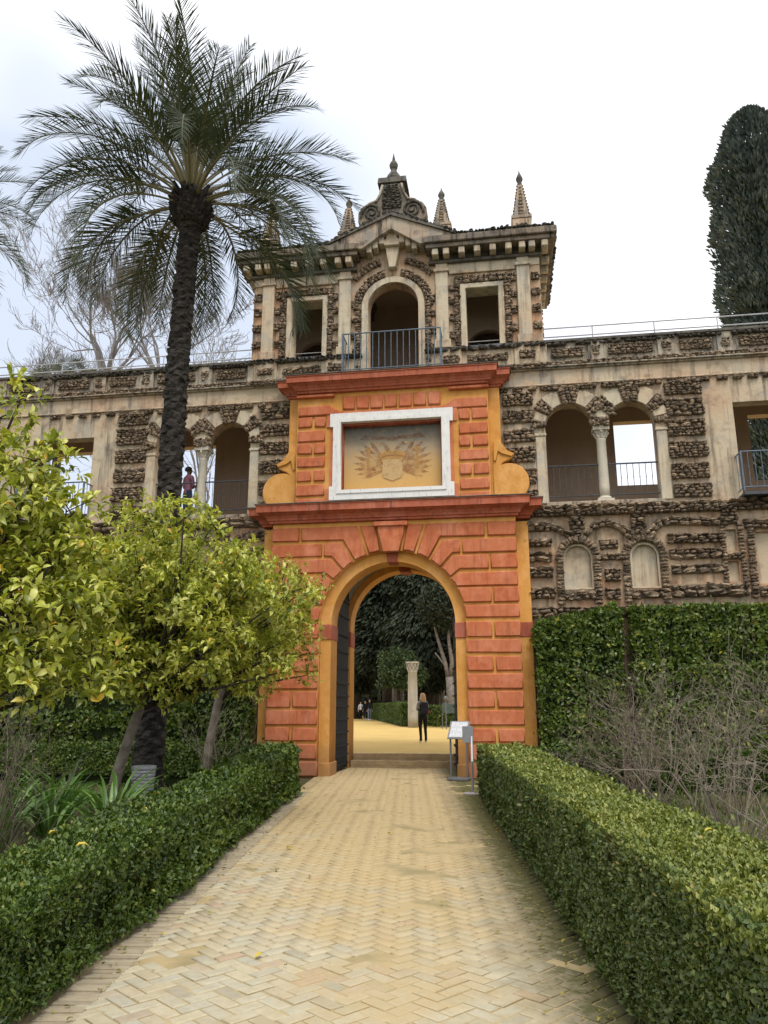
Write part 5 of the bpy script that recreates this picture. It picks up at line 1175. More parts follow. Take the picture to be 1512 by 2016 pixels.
# ---- small fan palm behind the left parapet
fp = thing('fan_palm', 'small fan palm top showing above the left parapet beneath the bare trees', 'palm tree', (-14.4, 8, 0)); r = np.random.default_rng(51)
obj('trunk', Geo().tube([(-14.4, 8, 0), (-14.4, 8, 14.0)], [.2, .16], 8).mesh('trunk'), 'palm_bark', fp)
for k in range(16):
    az = k*2.39996; e = R(70 - 60*k/16); d = Vector((math.cos(az)*math.cos(e), math.sin(az)*math.cos(e), math.sin(e))); c = Vector((-14.4, 8, 14.0)) + d*0.9; sd2 = d.orthogonal().normalized(); V, F, rn = [], [], []
    for j in range(17):
        a = R(-80 + 10*j); q = d*math.cos(a) + sd2*math.sin(a); w = d.cross(sd2)*0.03 + sd2*0.02; i = len(V); l = 0.75*r.uniform(.85, 1.1)
        V += [c - w*.3, c + q*l*.5 - w, c + q*l*.5 + w, c + q*l - Vector((0, 0, .1))]; F += [(i, i+1, i+2), (i+1, i+3, i+2)]; rn += [r.uniform(.1, .7)]*4
    me = mesh_np('frond', V, [a for f in F for a in f], np.arange(len(F))*3, rn); o = obj('frond', me, 'palm_leaf', fp)
    obj('stalk', Geo().tube([(-14.4, 8, 14.0), c], 0.02, 4).mesh('stalk'), 'rachis', fp)

# ---- leafless trees behind the left gallery
def bare_tree(label, base, fork, H, rad, seed, depth=6):
    r = np.random.default_rng(seed); root = thing('bare_tree', label, 'tree', base, 'leafless trees behind the gallery'); b = Vector(base); f = Vector(fork)
    obj('trunk', Geo().tube([b, b.lerp(f, .5) + Vector((.1, 0, 0)), f], [rad*1.3, rad*1.1, rad*.9], 8).mesh('trunk', smooth=True), 'winter_bark', root)
    g = Geo()
    for k in range(6):
        a = k*2*math.pi/6 + r.uniform(-.4, .4); el = r.uniform(.75, 1.25) if k else 1.45
        grow(g, f - Vector((0, 0, .1*k)), (math.cos(a)*math.cos(el), math.sin(a)*math.cos(el), math.sin(el)), H*0.30, rad*.55, depth, r, 0.36, (2, 3), 0.76, 0.22, 5, None, 0.26, 0.66, 0.009)
    o = obj('crown', g.mesh('crown'), 'winter_bark', root); o['kind'] = 'stuff'
bare_tree('larger leafless tree left of the palm trunk above the gallery', (-15.6, 14, 0), (-16.0, 14, 17.2), 8.6, 0.17, 61, 7)
bare_tree('smaller leafless tree close to the palm trunk above the gallery', (-13.7, 15, 0), (-13.9, 15, 17.9), 6.6, 0.13, 62, 7)
bare_tree('faint leafless tree at the far left beyond the gallery', (-24, 22, 0), (-24, 22, 18.5), 5.5, 0.14, 63, 6)
bare_tree('leafless tree seen through the left loggia and beside the pavilion', (-13.0, 18, 0), (-13.2, 18, 10.0), 10.5, 0.18, 64, 7)

# ---- conifers and the wood behind the gate
def conifer_crown(seed, H, rad, z0, n, leaf, droop, prof, mat):
    r = np.random.default_rng(seed); u = r.uniform(size=n); z = z0 + (H-z0)*u; a = r.uniform(0, 2*math.pi, n)
    R0 = rad*prof(u); P = np.column_stack([np.cos(a), np.sin(a), z*0]); cl = lumps(np.column_stack([np.cos(a)*rad*1.2, np.sin(a)*rad*1.2, z*0.7]), 1.2, seed) * 0.6 + lumps(np.column_stack([np.cos(a)*rad, np.sin(a)*rad, z]), 2.6, seed+3)*0.4
    rr = R0*(0.80 + 0.25*cl)*(1 - 0.42*r.uniform(size=n)**2.5); P = np.column_stack([np.cos(a)*rr, np.sin(a)*rr, z])
    D = np.column_stack([np.cos(a), np.sin(a), np.full(n, droop)]) + rvec(n, r)*0.5; U_ = np.column_stack([np.cos(a), np.sin(a), np.full(n, .4)]) + rvec(n, r)*0.6
    Lf = leaf*r.uniform(.6, 1.3, n); rn = np.clip(r.uniform(size=n)*0.7 + cl*0.3 + 0.12, 0, 1)
    o = kites('crown', P, D, U_, Lf, Lf*r.uniform(.28, .42, n), rn, mat); me = o.data; bpy.data.objects.remove(o); return me
def conifer(name, label, loc, me, trunk_r, trunk_h, group=None, rot=0.0, scale=1.0, bark='bark_dark'):
    root = thing(name, label, 'tree', loc, group); root.rotation_euler = (0, 0, rot); root.scale = (scale,)*3
    o = bpy.data.objects.new('crown', me); COL.objects.link(o); o.parent = root; o['kind'] = 'stuff'
    t = bpy.data.objects.new('trunk', Geo().tube([(0, 0, 0), (0.05, 0, trunk_h*.5), (0, 0, trunk_h)], [trunk_r*1.2, trunk_r, trunk_r*.4], 8).mesh('trunk', smooth=True)); t.data.materials.append(MT[bark]); COL.objects.link(t); t.parent = root
cyp = conifer_crown(71, 33.3, 3.15, 3.0, 62000, 0.33, 0.95, lambda u: np.clip(1.05 - 0.20*u, 0, 1)*np.clip((1-u)*7, 0, 1)**0.5, 'cypress_leaf')
conifer('cypress', 'tall dark column-shaped cypress rising behind the right gallery roof', (17.05, 20, 0), cyp, 0.4, 30)
cyr = bpy.data.objects['cypress']; r = np.random.default_rng(75)
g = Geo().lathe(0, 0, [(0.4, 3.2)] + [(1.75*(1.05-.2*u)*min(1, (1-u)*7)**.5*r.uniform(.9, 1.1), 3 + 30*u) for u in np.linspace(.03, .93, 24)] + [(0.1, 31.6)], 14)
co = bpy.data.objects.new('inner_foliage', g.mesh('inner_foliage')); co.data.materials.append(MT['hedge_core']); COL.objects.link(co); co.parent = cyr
big = conifer_crown(72, 21, 3.9, 2.6, 26000, 0.62, -0.85, lambda u: np.clip(1.1 - 0.75*u, 0, 1)*np.clip(u*7, 0, 1)**0.5, 'dark_conifer_leaf')
big2 = conifer_crown(73, 19, 3.4, 3.4, 22000, 0.62, -0.6, lambda u: np.clip(1.05 - 0.6*u, 0, 1)*np.clip(u*8, 0, 1)**0.5, 'dark_conifer_leaf')
for (x, y, mm, rot, sc_, lab) in ((-3.2, 43, big, 0.3, 1.0, 'dark drooping conifer right behind the stone column'), (-7.6, 50, big2, 1.9, 1.1, 'dark conifer filling the middle of the arch view'), (-12.6, 62, big, 2.6, 1.15, 'far dark conifer behind the walking visitors'),
                              (1.2, 41, big2, 4.0, 1.1, 'dark conifer standing behind the pale forked trunk'), (-1.5, 58, big, 5.0, 1.25, 'dark conifer at the back between the nearer ones'), (-10.2, 72, big2, 0.8, 1.4, 'farthest dark conifer at the end of the sandy walk'), (-17.5, 74, big, 3.6, 1.35, 'dark conifer left of the sandy walk, mostly hidden by the arch'), (-5.2, 70, big, 1.2, 1.4, 'dark conifer deep in the wood above the far hedge')):
    conifer('conifer', lab, (x, y, 0.34), mm, 0.35, 12, 'dark conifers beyond the gate', rot, sc_)
# pale forked trunk
pt_ = thing('forked_tree', 'pale forked trunk seen at the right inside the arch', 'tree', (-1.05, 37, 0.34)); g = Geo()
g.tube([(-1.05, 37, 0.3), (-1.1, 37, 2.2), (-1.2, 37, 3.6)], [.42, .34, .28], 10); obj('trunk', g.mesh('trunk', smooth=True), 'bark_pale', pt_)
for pts, rr in (([(-1.25, 37, 3.3), (-1.5, 37, 4.6), (-2.0, 37, 6.3), (-2.3, 37, 7.6)], .17), ([(-1.15, 37, 3.5), (-1.0, 36.9, 4.6), (-1.2, 36.8, 6.2), (-1.1, 37, 7.8)], .18), ([(-1.0, 37, 3.0), (-.6, 37, 4.4), (-.4, 37, 6.4)], .15), ([(-1.4, 37, 4.2), (-1.9, 37, 4.9), (-2.2, 37, 5.3)], .07)):
    obj('limb', Geo().tube(pts, [rr, rr*.85, rr*.6, rr*.45][:len(pts)], 8).mesh('limb', smooth=True), 'bark_pale', pt_)
r = np.random.default_rng(81)
pc = np.array([-0.9, 37, 8.6]) + rvec(5000, r)*np.array([2.6, 1.8, 1.9])*r.uniform(.4, 1, 5000)[:, None]**.5
kites('crown', pc, rvec(5000, r), rvec(5000, r), r.uniform(.2, .42, 5000), r.uniform(.1, .16, 5000), r.uniform(size=5000), 'dark_conifer_leaf', pt_)['kind'] = 'stuff'
# round broadleaf tree beside the column
bt = thing('broadleaf_tree', 'round-headed mid-green tree behind the stone column', 'tree', (-4.9, 37, 0.34)); g = Geo(); g.tube([(-4.9, 37, .3), (-4.8, 37, 1.6), (-4.85, 37, 3.0)], [.2, .16, .1], 8)
obj('trunk', g.mesh('trunk', smooth=True), 'bark_dark', bt); cl_ = ellipsoid_clumps((-4.7, 37, 3.9), (1.75, 1.5, 1.75), 40, 0.5, 9)
P = np.concatenate([np.array(c) + rvec(170, r)*rad*r.uniform(.5, 1, 170)[:, None] for c, rad, _ in cl_]); n = len(P); ld = rvec(n, r) + np.array([0, 0, -.3])
kites('crown', P, ld, rvec(n, r) + np.array([0, 0, 1.0]), r.uniform(.14, .26, n), r.uniform(.07, .12, n), r.uniform(size=n), 'broad_leaf', bt)['kind'] = 'stuff'
# trunks of the wood
for k, (x, y) in enumerate(((-8.3, 58), (-6.6, 52), (-6.0, 57), (-4.9, 48), (-5.6, 61), (-2.6, 46), (-9.2, 66), (-7.4, 64), (-2.0, 52), (-0.4, 44))):
    conf = thing('wood_tree', 'slim grey tree trunk standing in the shade of the wood beyond the gate', 'tree', (x, y, .34), 'trunks in the shaded wood')
    obj('trunk', Geo().tube([(x, y, .3), (x+r.uniform(-.2, .2), y, 3), (x+r.uniform(-.4, .4), y, 7)], [.26, .2, .12], 8).mesh('trunk', smooth=True), 'bark_grey', conf)
    pcc = np.array([x, y, 7.2]) + rvec(500, r)*np.array([1.6, 1.6, 1.3])*r.uniform(.3, 1, 500)[:, None]**.5
    kites('crown', pcc, rvec(500, r), rvec(500, r), r.uniform(.3, .6, 500), r.uniform(.14, .24, 500), r.uniform(size=500), 'dark_conifer_leaf', conf)['kind'] = 'stuff'
hedge('box_hedge', 'clipped hedge lining the sandy walk behind the stone column', (-13.6, 72), (-3.9, 31.2), 1.2, 1.45, 0.09, 500, 'box_leaf', 'box_leaf', 14, ref=60)
hedge('box_hedge', 'low clipped hedge between the stone column and the right jamb', (-2.4, 30.5), (2.2, 29.0), 1.0, 1.25, 0.09, 700, 'box_leaf', 'box_leaf', 15, ref=60)
for o in COL.objects:
    if o.name.startswith('box_hedge') and o.location.y > 20: o.location.z = 0.34; 

r = np.random.default_rng(141); n = 26000
P = np.column_stack([r.uniform(-46, 22, n), r.uniform(84, 96, n), 0.3 + 13*r.uniform(size=n)**1.4]); P[:, 2] += 1.5*lumps(P, .35)
o = kites('far_wood', P, rvec(n, r) + np.array([0, 0, -.3]), rvec(n, r) + np.array([0, -.6, .4]), r.uniform(.7, 1.5, n), r.uniform(.35, .7, n), r.uniform(size=n), 'dark_conifer_leaf')
tag(o, 'dark mass of undergrowth and trees closing the far end of the garden', 'wood', kind='stuff')

# ---- leafless shrubs
def shrub(label, base, n, h, spread, seed, mat, depth=3, r0=0.012, tilt=0.35, radius=0.22):
    r = np.random.default_rng(seed); root = thing('bare_shrub', label, 'shrub', base, 'leafless winter shrubs'); g = Geo()
    for k in range(n):
        a = r.uniform(0, 2*math.pi); q = r.uniform(0, radius); p = Vector(base) + Vector((math.cos(a)*q, math.sin(a)*q, -0.02)); t = r.uniform(0, tilt)
        grow(g, p, (math.cos(a)*t, math.sin(a)*t, 1), h*r.uniform(.40, .62), r0*r.uniform(.6, 1.2), depth, r, spread, (2, 3), 0.64, 0.10, 5, None, 0.42, 0.6, 0.0019)
    o = obj('stems', g.mesh('stems'), mat, root); o['kind'] = 'stuff'
shrub('dense brown leafless shrub nearest the gate behind the right hedge', (4.75, -5.2, 0), 28, 1.7, .45, 91, 'twig_brown', 4, .012, .6, .35)
shrub('large grey leafless shrub at the right edge behind the clipped hedge', (5.05, -8.6, 0), 24, 1.75, .45, 92, 'twig_grey', 4, .014, .5, .4)
shrub('spindly leafless shrub with tall whips against the tall hedge', (5.0, -3.4, 0), 12, 2.6, .22, 93, 'twig_grey', 2, .010, .22, .2)
shrub('leafless shrub with long whips far right by the tall hedge', (7.2, -5.0, 0), 15, 2.5, .3, 94, 'twig_grey', 3, .012, .35, .3)
shrub('small twiggy shrub just behind the right hedge near the gate', (3.75, -4.3, 0), 14, 1.1, .5, 95, 'twig_grey', 3, .008, .4, .15)
shrub('bundle of upright grey canes at the photo\'s left edge', (-2.15, -11.3, 0), 16, 1.5, .18, 96, 'twig_brown', 2, .013, .10, .11)
shrub('thin leafless shrub between the orange trunk and the left edge', (-3.9, -9.2, 0), 12, 1.9, .35, 97, 'twig_grey', 3, .009, .3, .15)
shrub('sparse leafless shrub beside the dark orange trunk', (-2.7, -4.0, 0), 9, 1.7, .3, 98, 'twig_grey', 2, .008, .3, .12)
shrub('brown twiggy shrub at the far right behind the hedge', (5.6, -10.6, 0), 22, 1.5, .5, 99, 'twig_grey', 4, .011, .5, .35)

# ---- strap-leaved plants in the left bed
r = np.random.default_rng(111)
CL = [(-2.75, -9.35), (-3.15, -8.9), (-2.45, -9.9), (-3.6, -9.2), (-2.15, -9.0), (-3.0, -10.1), (-3.3, -8.2), (-2.6, -10.6), (-1.6, -10.2)]
LBL = ['strap-leaved plant at the middle of the left clump', 'strap-leaved plant at the back of the clump by the pale trunk', 'strap-leaved plant at the front of the clump near the canes', 'strap-leaved plant at the far left of the clump', 'strap-leaved plant next to the foot of the leaning trunk', 'strap-leaved plant just behind the bundle of canes', 'strap-leaved plant behind the leaning pale trunk', 'strap-leaved plant left of the bundle of canes', 'strap-leaved plant close behind the left hedge']
for (x, y), lb in zip(CL, LBL):
    root = thing('strap_leaf_plant', lb, 'plant', (x, y, 0), 'strap-leaved plants in the left bed')
    for k in range(32):
        az = r.uniform(0, 2*math.pi); L = r.uniform(.8, 1.15); e0 = R(r.uniform(58, 88)); bd = R(r.uniform(55, 120)); w = r.uniform(.019, .028); V, F = [], []
        px, pz = 0.02, 0.0
        for i in range(7):
            t = i/6; e = e0 - bd*t**1.5; ww = w*math.sin(math.pi*(0.18+0.8*t))**.6 if t < 1 else 0.002; c = Vector((x + math.cos(az)*px, y + math.sin(az)*px, pz)); sv = Vector((-math.sin(az), math.cos(az), 0))*ww
            V += [c - sv + Vector((0, 0, ww*.5)), c, c + sv + Vector((0, 0, ww*.5))]; px += math.cos(e)*L/6; pz += math.sin(e)*L/6
        for i in range(6): j = i*3; F += [(j, j+1, j+4, j+3), (j+1, j+2, j+5, j+4)]
        obj('leaf', mesh_np('leaf', V, [a for f in F for a in f], np.arange(len(F))*4, np.full(len(V), r.uniform()), True), 'strap_leaf', root)

# ---- grass and weeds in the beds
r = np.random.default_rng(121); n = 26000
gx_ = np.concatenate([r.uniform(3.0, 11, n), r.uniform(-9, -1.0, n//2)]); gy_ = np.concatenate([r.uniform(-16, -0.8, n), r.uniform(-14, -1, n//2)])
ok = (gx_ > RX(gy_) + 0.85) | (gx_ < LX(gy_) - 0.85); P = np.column_stack([gx_, gy_, np.zeros(len(gx_))])[ok]; m_ = lumps(P, 1.3, 4.0) + r.normal(0, .35, len(P)) > -0.15; P = P[m_]; n = len(P)
P[:, 2] = -0.02
o = kites('grass', P, rvec(n, r)*0.6 + np.array([0, 0, 1.0]), rvec(n, r), r.uniform(.05, .16, n), r.uniform(.012, .03, n), r.uniform(size=n), 'grass_blade')
tag(o, 'patchy grass and weeds covering the garden beds', 'grass', kind='stuff')

# ================================================================== SMALL THINGS
# stone column in the courtyard
colm = thing('stone_column', 'free-standing stone column with carved capital in the sandy courtyard', 'column', (-2.95, 29.5, .34))
cx, cy_ = -2.95, 29.5
obj('shaft', Geo().lathe(cx, cy_, [(.31, .34), (.31, 1.0), (.30, 2.4), (.275, 3.62), (.295, 3.64), (.295, 3.70), (.27, 3.71)], 22).mesh('shaft', smooth=True), 'grey_stone', colm)
g = Geo().lathe(cx, cy_, [(.27, 3.71), (.29, 3.85), (.28, 3.95), (.33, 4.08), (.37, 4.16)], 16); g.box(cx-.37, cx+.37, cy_-.37, cy_+.37, 4.16, 4.25)
for z, rr in ((3.73, .29), (3.90, .31)):
    for k in range(10):
        a = k*math.pi/5 + (z > 3.8)*.3; c_, s_ = math.cos(a), math.sin(a)
        g.tube([(cx+rr*.9*c_, cy_+rr*.9*s_, z), (cx+rr*1.08*c_, cy_+rr*1.08*s_, z+.15), (cx+rr*1.25*c_, cy_+rr*1.25*s_, z+.2), (cx+rr*1.2*c_, cy_+rr*1.2*s_, z+.14)], [.06, .07, .05, .02], 5)
obj('capital', g.mesh('capital'), 'grey_stone', colm)
# dark notice frame beyond the column
nf = thing('notice_frame', 'small dark green notice board on two posts by the far hedge', 'sign', (-0.55, 27.5, .34))
obj('board', Geo().box(-1.0, -0.1, 27.47, 27.53, 1.2, 1.75).mesh('board', bevel=.01), 'signboard_green', nf)
for x in (-1.0, -0.12): obj('post', Geo().box(x-.02, x+.02, 27.46, 27.54, .3, 1.2).mesh('post'), 'stand_dark', nf)
lp = thing('bollard_lamp', 'slim dark post lamp standing before the far hedge', 'lamp', (-0.72, 26.6, .34)); obj('post', Geo().tube([(-.72, 26.6, .3), (-.72, 26.6, 1.95)], .03, 8).mesh('post'), 'stand_dark', lp); obj('lamp_head', Geo().lathe(-.72, 26.6, [(.05, 1.93), (.11, 1.97), (.11, 2.1), (.05, 2.16)], 10).mesh('lamp_head'), 'stand_dark', lp)

# visitor-information stands at the right pier
lect = thing('reading_stand', 'grey framed lectern holding a white printed sheet at the right jamb', 'stand', (1.58, -0.42, 0))
def local(o, ob_name, me, mat): x = bpy.data.objects.new(ob_name, me); me.materials.append(MT[mat]); COL.objects.link(x); x.parent = o; return x
lect.rotation_euler = (0, 0, R(-14))
for x in (-.19, .19): local(lect, 'leg', Geo().box(x-.015, x+.015, -.03, .02, .03, 1.0).mesh('leg', bevel=.004), 'stand_dark')
local(lect, 'base_tray', Geo().box(-.23, .23, -.2, .2, .005, .06).mesh('base_tray', bevel=.01), 'stand_dark')
def tilted(x0, x1, l0, l1, th, z, y, a):
    c, s = math.cos(a), math.sin(a); g = Geo(); vs = []
    for t in (0, th):
        for (x, l) in ((x0, l0), (x1, l0), (x1, l1), (x0, l1)): vs.append((x, y + l*c - t*s*-1*-1, z + l*s + t*c))
    return g.add(vs, [(0,3,2,1),(4,5,6,7),(0,1,5,4),(1,2,6,5),(2,3,7,6),(3,0,4,7)])
an = R(52)
local(lect, 'panel_frame', tilted(-.23, .23, 0, .47, .03, .88, -.10, an).mesh('panel_frame'), 'stand_metal')
local(lect, 'sheet', tilted(-.19, .19, .03, .44, .004, .905, -.125, an).mesh('sheet'), 'notice_sheet')
ps = thing('post_sign', 'slim steel post with a small blank grey plate and round foot', 'sign', (1.985, -3.05, 0)); ps.rotation_euler = (0, 0, R(8))
local(ps, 'foot', Geo().lathe(0, 0, [(.19, 0.002), (.19, .008), (.03, .018), (.025, .03)], 24).mesh('foot'), 'post_steel')
local(ps, 'post', Geo().lathe(0, 0, [(.022, .02), (.022, .56), (.027, .565), (.027, .60), (.019, .605), (.019, 1.04)], 12).mesh('post', smooth=True), 'post_steel')
local(ps, 'plate', Geo().box(-.17, .035, .02, .032, .92, 1.225).mesh('plate', bevel=.003), 'stand_metal')

# ribbed grey pot in the left bed
pot = thing('ribbed_pot', 'grey ribbed plastic pot standing beside the leaning trunk', 'pot', (-2.36, -7.85, 0)); pr_ = [(.13, 0), (.135, .36)]
for k in range(8): z = .38 + k*.045; pr_ += [(.142+k*.002, z), (.15+k*.002, z+.012), (.15+k*.002, z+.03), (.142+k*.002, z+.042)]
pr_ += [(.165, .745), (.172, .76), (.172, .79), (.155, .795), (.15, .6)]
obj('pot_body', Geo().lathe(-2.36, -7.85, pr_, 22).mesh('pot_body'), 'pot_grey', pot)

# fallen leaves
r = np.random.default_rng(131)
FL = [((1.02, -13.05, .012), 'curled olive leaf lying on the bricks near the kerb'), ((0.1, -9.2, .012), 'small dark leaf lying halfway up the left side of the path'), ((0.35, -10.4, .012), 'small green leaf on the path near the left kerb'), ((1.15, -8.0, .012), 'brown leaf fragment in the middle of the path'),
      ((0.05, -14.9, .79), 'large yellow leaf lying on the near end of the left hedge'), ((0.10, -13.9, .79), 'orange-yellow leaf caught on top of the left hedge'), ((-0.32, -13.5, .79), 'pale yellow curled leaf on the left hedge top'), ((-0.25, -12.2, .785), 'small yellow leaf on the left hedge below the pot'), ((3.75, -13.6, .91), 'single yellow leaf on the clipped right hedge'), ((-0.6, -11.2, .79), 'tiny cream leaf on the left hedge top')]
for (p, lb) in FL:
    n = 1; a = r.uniform(0, 6.28)
    o = leaves('fallen_leaf', np.array([p]), np.array([[math.cos(a), math.sin(a), .12]]), np.array([[r.normal()*.3, r.normal()*.3, 1.0]]), [r.uniform(.06, .10)], [r.uniform(.035, .05)], np.array([r.uniform(.1, 1.0)]), 'fallen_leaf', fold=.3, curl=.25)
    tag(o, lb, 'leaf', 'fallen leaves')

r = np.random.default_rng(133); n = 420
yy_ = r.uniform(-16, -2.5, n); side = r.uniform(size=n); xx_ = np.where(side < .45, LX(yy_) + r.exponential(.10, n) + .02, np.where(side < .92, RX(yy_) - r.exponential(.16, n), path_x(yy_) + r.uniform(-1.4, 1.5, n)))
a = r.uniform(0, 6.28, n); P = np.column_stack([xx_, yy_, np.full(n, .014)])
o = leaves('leaf_litter', P, np.column_stack([np.cos(a), np.sin(a), r.uniform(0, .25, n)]), rvec(n, r)*.35 + np.array([0, 0, 1.0]), r.uniform(.015, .05, n), r.uniform(.01, .028, n), r.uniform(size=n)**2*.8, 'fallen_leaf', fold=.3, curl=.25)
tag(o, 'tiny dry leaves gathered along both edges of the brick path', 'leaf litter', kind='stuff')

# ================================================================== PEOPLE
def person(name, label, loc, rotz, H, mats, arms, legs, hair='black_hair', long_hair=False, hair_len=0.0, group=None, lean=0.0):
    """one skinned body; mats: skin, top, trousers, shoes, sleeve"""
    k = H/1.70; J = {}; bones = []
    def j(n, p, rx, ry=None, par=None, mi=0):
        J[n] = (len(J), Vector(p)*k, (rx*k, (ry or rx)*k)); 
        if par: bones.append((par, n, mi))
    SK, TOP, TR, SH, SL = 0, 1, 2, 3, 4
    j('pelvis', (0, 0, .95), .135, .105); j('waist', (0, lean*.3, 1.08), .118, .088, 'pelvis', TOP); j('chest', (0, lean*.7, 1.27), .145, .10, 'waist', TOP); j('upper', (0, lean, 1.39), .12, .085, 'chest', TOP)
    j('neck', (0, lean*1.1, 1.475), .05, .05, 'upper', SK); j('jaw', (0, lean*1.2-.02, 1.535), .062, .07, 'neck', SK); j('skull', (0, lean*1.2-.005, 1.61), .074, .09, 'jaw', SK); j('crown', (0, lean*1.2, 1.672), .05, .06, 'skull', SK)
    j('nose', (0, lean*1.2-.105, 1.585), .012, .012, 'skull', SK)
    for s, n in ((-1, 'l'), (1, 'r')):
        kn, an_, to = legs[0 if s < 0 else 1]
        j('ear'+n, (s*.078, lean*1.2, 1.60), .012, .016, 'skull', SK)
        j('hip'+n, (s*.095, 0, .90), .095, .10, 'pelvis', TR); j('knee'+n, kn, .058, .062, 'hip'+n, TR); j('calf'+n, [(kn[i]*.6+an_[i]*.4) for i in range(3)], .052, .056, 'knee'+n, TR); j('ank'+n, an_, .04, .042, 'calf'+n, TR)
        j('heel'+n, (an_[0], an_[1]+.035, .035), .034, .034, 'ank'+n, SH); j('toe'+n, to, .036, .026, 'ank'+n, SH)
        el, wr, hd = arms[0 if s < 0 else 1]
        j('sho'+n, (s*.165, lean, 1.385), .058, .06, 'upper', SL); j('elb'+n, el, .042, .042, 'sho'+n, SL); j('wri'+n, wr, .029, .029, 'elb'+n, SL); j('palm'+n, hd, .032, .02, 'wri'+n, SK)
        d = (Vector(hd)-Vector(wr)).normalized(); o_ = d.orthogonal().normalized()
        for q in range(4):
            b = Vector(hd) + d*.03 + o_*(q-1.5)*.017; j(f'f{q}{n}', b + d*.022, .0085, .0085, 'palm'+n, SK); j(f'g{q}{n}', b + d*(.05 + (.008 if q in (1, 2) else 0)) + Vector((0, 0, -.012)), .0075, .0075, f'f{q}{n}', SK)
        j('th'+n, Vector(hd) + o_*.04 - d*.005, .0095, .0095, 'palm'+n, SK); j('tt'+n, Vector(hd) + o_*.052 + d*.03, .0085, .0085, 'th'+n, SK)
    me = bpy.data.meshes.new(name); me.from_pydata([v[1] for v in J.values()], [(J[a][0], J[b][0]) for a, b, _ in bones], [])
    ob = bpy.data.objects.new(name, me); COL.objects.link(ob); md = ob.modifiers.new('skin', 'SKIN'); md.use_smooth_shade = True
    if not me.skin_vertices:
        bm = bmesh.new(); bm.from_mesh(me); bm.verts.layers.skin.verify(); bm.to_mesh(me); bm.free()
    for v in J.values():
        sv = me.skin_vertices[0].data[v[0]]; sv.radius = v[2]; sv.use_root = (v[0] == 0)
    ss = ob.modifiers.new('subsurf', 'SUBSURF'); ss.levels = 2; ss.render_levels = 2
    dg = bpy.context.evaluated_depsgraph_get(); ev = ob.evaluated_get(dg); body = bpy.data.meshes.new_from_object(ev)
    bpy.data.objects.remove(ob)
    body.name = name
    for mname in mats: body.materials.append(MT[mname])
    seg = [(J[a][1], J[b][1], (J[a][2][0]+J[b][2][0])/2, mi) for a, b, mi in bones]
    A = np.array([list(s[0]) for s in seg]); B = np.array([list(s[1]) for s in seg]); RR = np.array([s[2] for s in seg]); MI = np.array([s[3] for s in seg]); ab = B-A; l2 = np.maximum((ab**2).sum(1), 1e-9)
    for p in body.polygons:
        c = np.array(p.center); t = np.clip(((c-A)*ab).sum(1)/l2, 0, 1); dd = np.linalg.norm(c-(A+ab*t[:, None]), axis=1)/RR; mi = int(MI[dd.argmin()])
        if mi == TOP and c[2] < .93*k: mi = TR
        p.material_index = mi; p.use_smooth = True
    ob = bpy.data.objects.new(name, body); COL.objects.link(ob); ob.location = loc; ob.rotation_euler = (0, 0, rotz); tag(ob, label, 'person', group)
    r = np.random.default_rng(int(H*1000)); vs, fs = [], []; nr, ns = 12, 18                # hair
    hc = Vector((0, lean*1.2+.012, 1.625))*k; low = hair_len
    for i in range(nr+1):
        t = i/nr
        for q in range(ns):
            a = 2*math.pi*q/ns; front = max(0, -math.sin(a))
            if t < .5: ph = math.pi/2*(1-t*2); z = math.sin(ph)*.093; rr = math.cos(ph)
            else: z = -(t-.5)*2*(0.045 + low*(1 - front)**2); rr = 1.0 + (0.22 if long_hair else -0.15)*(t-.5)*2
            rr *= (1 - 0.10*front*(t > .35)); jit = 1 + r.normal(0, .03)
            vs.append(hc + Vector((math.cos(a)*.092*rr*jit, math.sin(a)*.108*rr*jit + (.02 if front < .1 and t > .5 else 0), z))*k)
    for i in range(nr):
        for q in range(ns):
            a = 2*math.pi*(q+.5)/ns
            if i >= 5 and math.sin(a) < -0.45: continue                # the face stays open
            fs.append((i*ns+q, i*ns+(q+1) % ns, (i+1)*ns+(q+1) % ns, (i+1)*ns+q))
    h = bpy.data.objects.new('hair', Geo().add(vs, fs).mesh('hair', smooth=True)); h.data.materials.append(MT[hair]); COL.objects.link(h); h.parent = ob
    return ob
stand = [((-.10, -.01, .50), (-.10, .02, .085), (-.12, -.12, .035)), ((.10, -.02, .50), (.105, .0, .085), (.13, -.13, .035))]
wide = [((-.11, -.03, .50), (-.13, -.02, .085), (-.16, -.15, .035)), ((.10, .0, .50), (.10, .05, .085), (.13, -.08, .035))]
walk = [((-.09, -.14, .52), (-.09, -.20, .10), (-.10, -.33, .06)), ((.09, .05, .50), (.09, .26, .13), (.10, .16, .05))]
relaxed = [((-.22, .03, 1.12), (-.23, -.02, .88), (-.225, -.04, .80)), ((.22, .03, 1.12), (.23, -.02, .88), (.225, -.04, .80))]
phone = [((-.21, -.03, 1.14), (-.10, -.24, 1.20), (-.06, -.29, 1.24)), ((.21, -.02, 1.13), (.10, -.23, 1.16), (.05, -.29, 1.20))]
folded = [((-.22, -.02, 1.12), (-.03, -.16, 1.12), (.05, -.17, 1.14)), ((.22, -.02, 1.12), (.03, -.18, 1.16), (-.05, -.19, 1.17))]
WL = (-0.27, 9.6, 0.34)
person('person', 'blond woman in grey sleeves and black trousers looking at a phone in the courtyard', WL, R(212), 1.70, ['skin', 'black_cloth', 'black_cloth', 'white_cloth', 'grey_cloth'], phone, wide, 'blond_hair', True, .24)
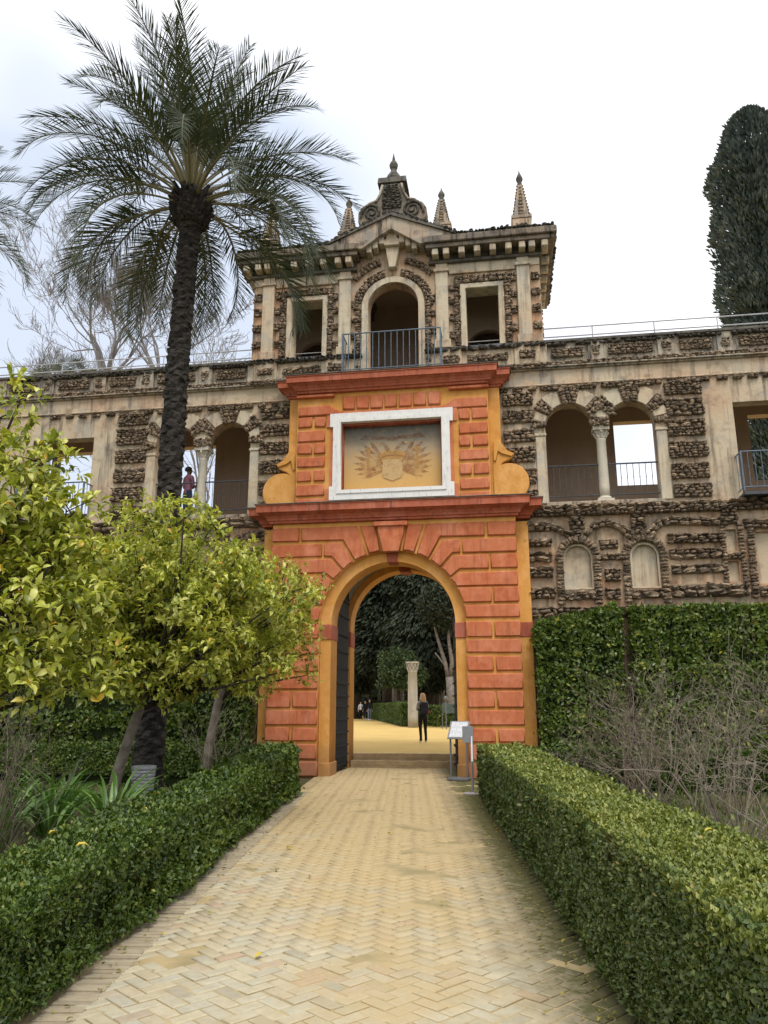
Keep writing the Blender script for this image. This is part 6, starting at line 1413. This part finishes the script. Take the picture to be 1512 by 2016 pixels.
# her backpack and phone
bp = thing('backpack', 'black backpack with a red pocket on the blond woman\'s back', 'backpack', WL); bp.rotation_euler = (0, 0, R(212))
local(bp, 'bag', Geo().frustum(0, .155, .98, 1.40, .15, .075, .125, .06).mesh('bag', bevel=.035), 'navy_cloth'); local(bp, 'front_pocket', Geo().frustum(0.02, .235, 1.0, 1.18, .11, .03, .10, .02).mesh('front_pocket', bevel=.015), 'navy_cloth')
local(bp, 'red_pocket', Geo().frustum(-.14, .16, 1.0, 1.12, .035, .06, .03, .05).mesh('red_pocket', bevel=.01), 'red_cloth')
for s in (-1, 1): local(bp, 'strap', Geo().tube([(s*.10, .12, 1.38), (s*.11, .02, 1.455), (s*.12, -.09, 1.38), (s*.14, -.09, 1.2), (s*.13, .10, 1.02)], .016, 6).mesh('strap'), 'black_cloth')
ph_ = thing('phone', 'white phone held up by the blond woman', 'phone', WL); ph_.rotation_euler = (0, 0, R(212)); local(ph_, 'phone_body', Geo().box(-.04, .035, -.345, -.335, 1.19, 1.33).mesh('phone_body', bevel=.004), 'white_cloth')
person('person', 'walking visitor in white top and black trousers at the left of the far group', (-11.05, 56, .34), R(10), 1.66, ['skin', 'white_cloth', 'black_cloth', 'black_cloth', 'white_cloth'], relaxed, walk, 'black_hair', True, .12, 'visitors walking on the sandy walk')
person('person', 'walking visitor in black at the middle of the far group', (-10.25, 54, .34), R(8), 1.74, ['skin', 'black_cloth', 'black_cloth', 'white_cloth', 'black_cloth'], relaxed, walk, 'black_hair', False, .03, 'visitors walking on the sandy walk')
person('person', 'walking visitor in dark jacket and grey trousers at the right of the far group', (-9.2, 50.3, .34), R(12), 1.84, ['skin', 'navy_cloth', 'denim', 'white_cloth', 'black_cloth'], relaxed, walk, 'black_hair', True, .10, 'visitors walking on the sandy walk')
person('person', 'visitor in a pink shirt leaning at the left loggia railing beside the palm trunk', (-5.93, 1.2, 6.44), R(150), 1.70, ['dark_skin', 'pink_cloth', 'jeans', 'black_cloth', 'pink_cloth'], folded, stand, 'black_hair', False, .0)
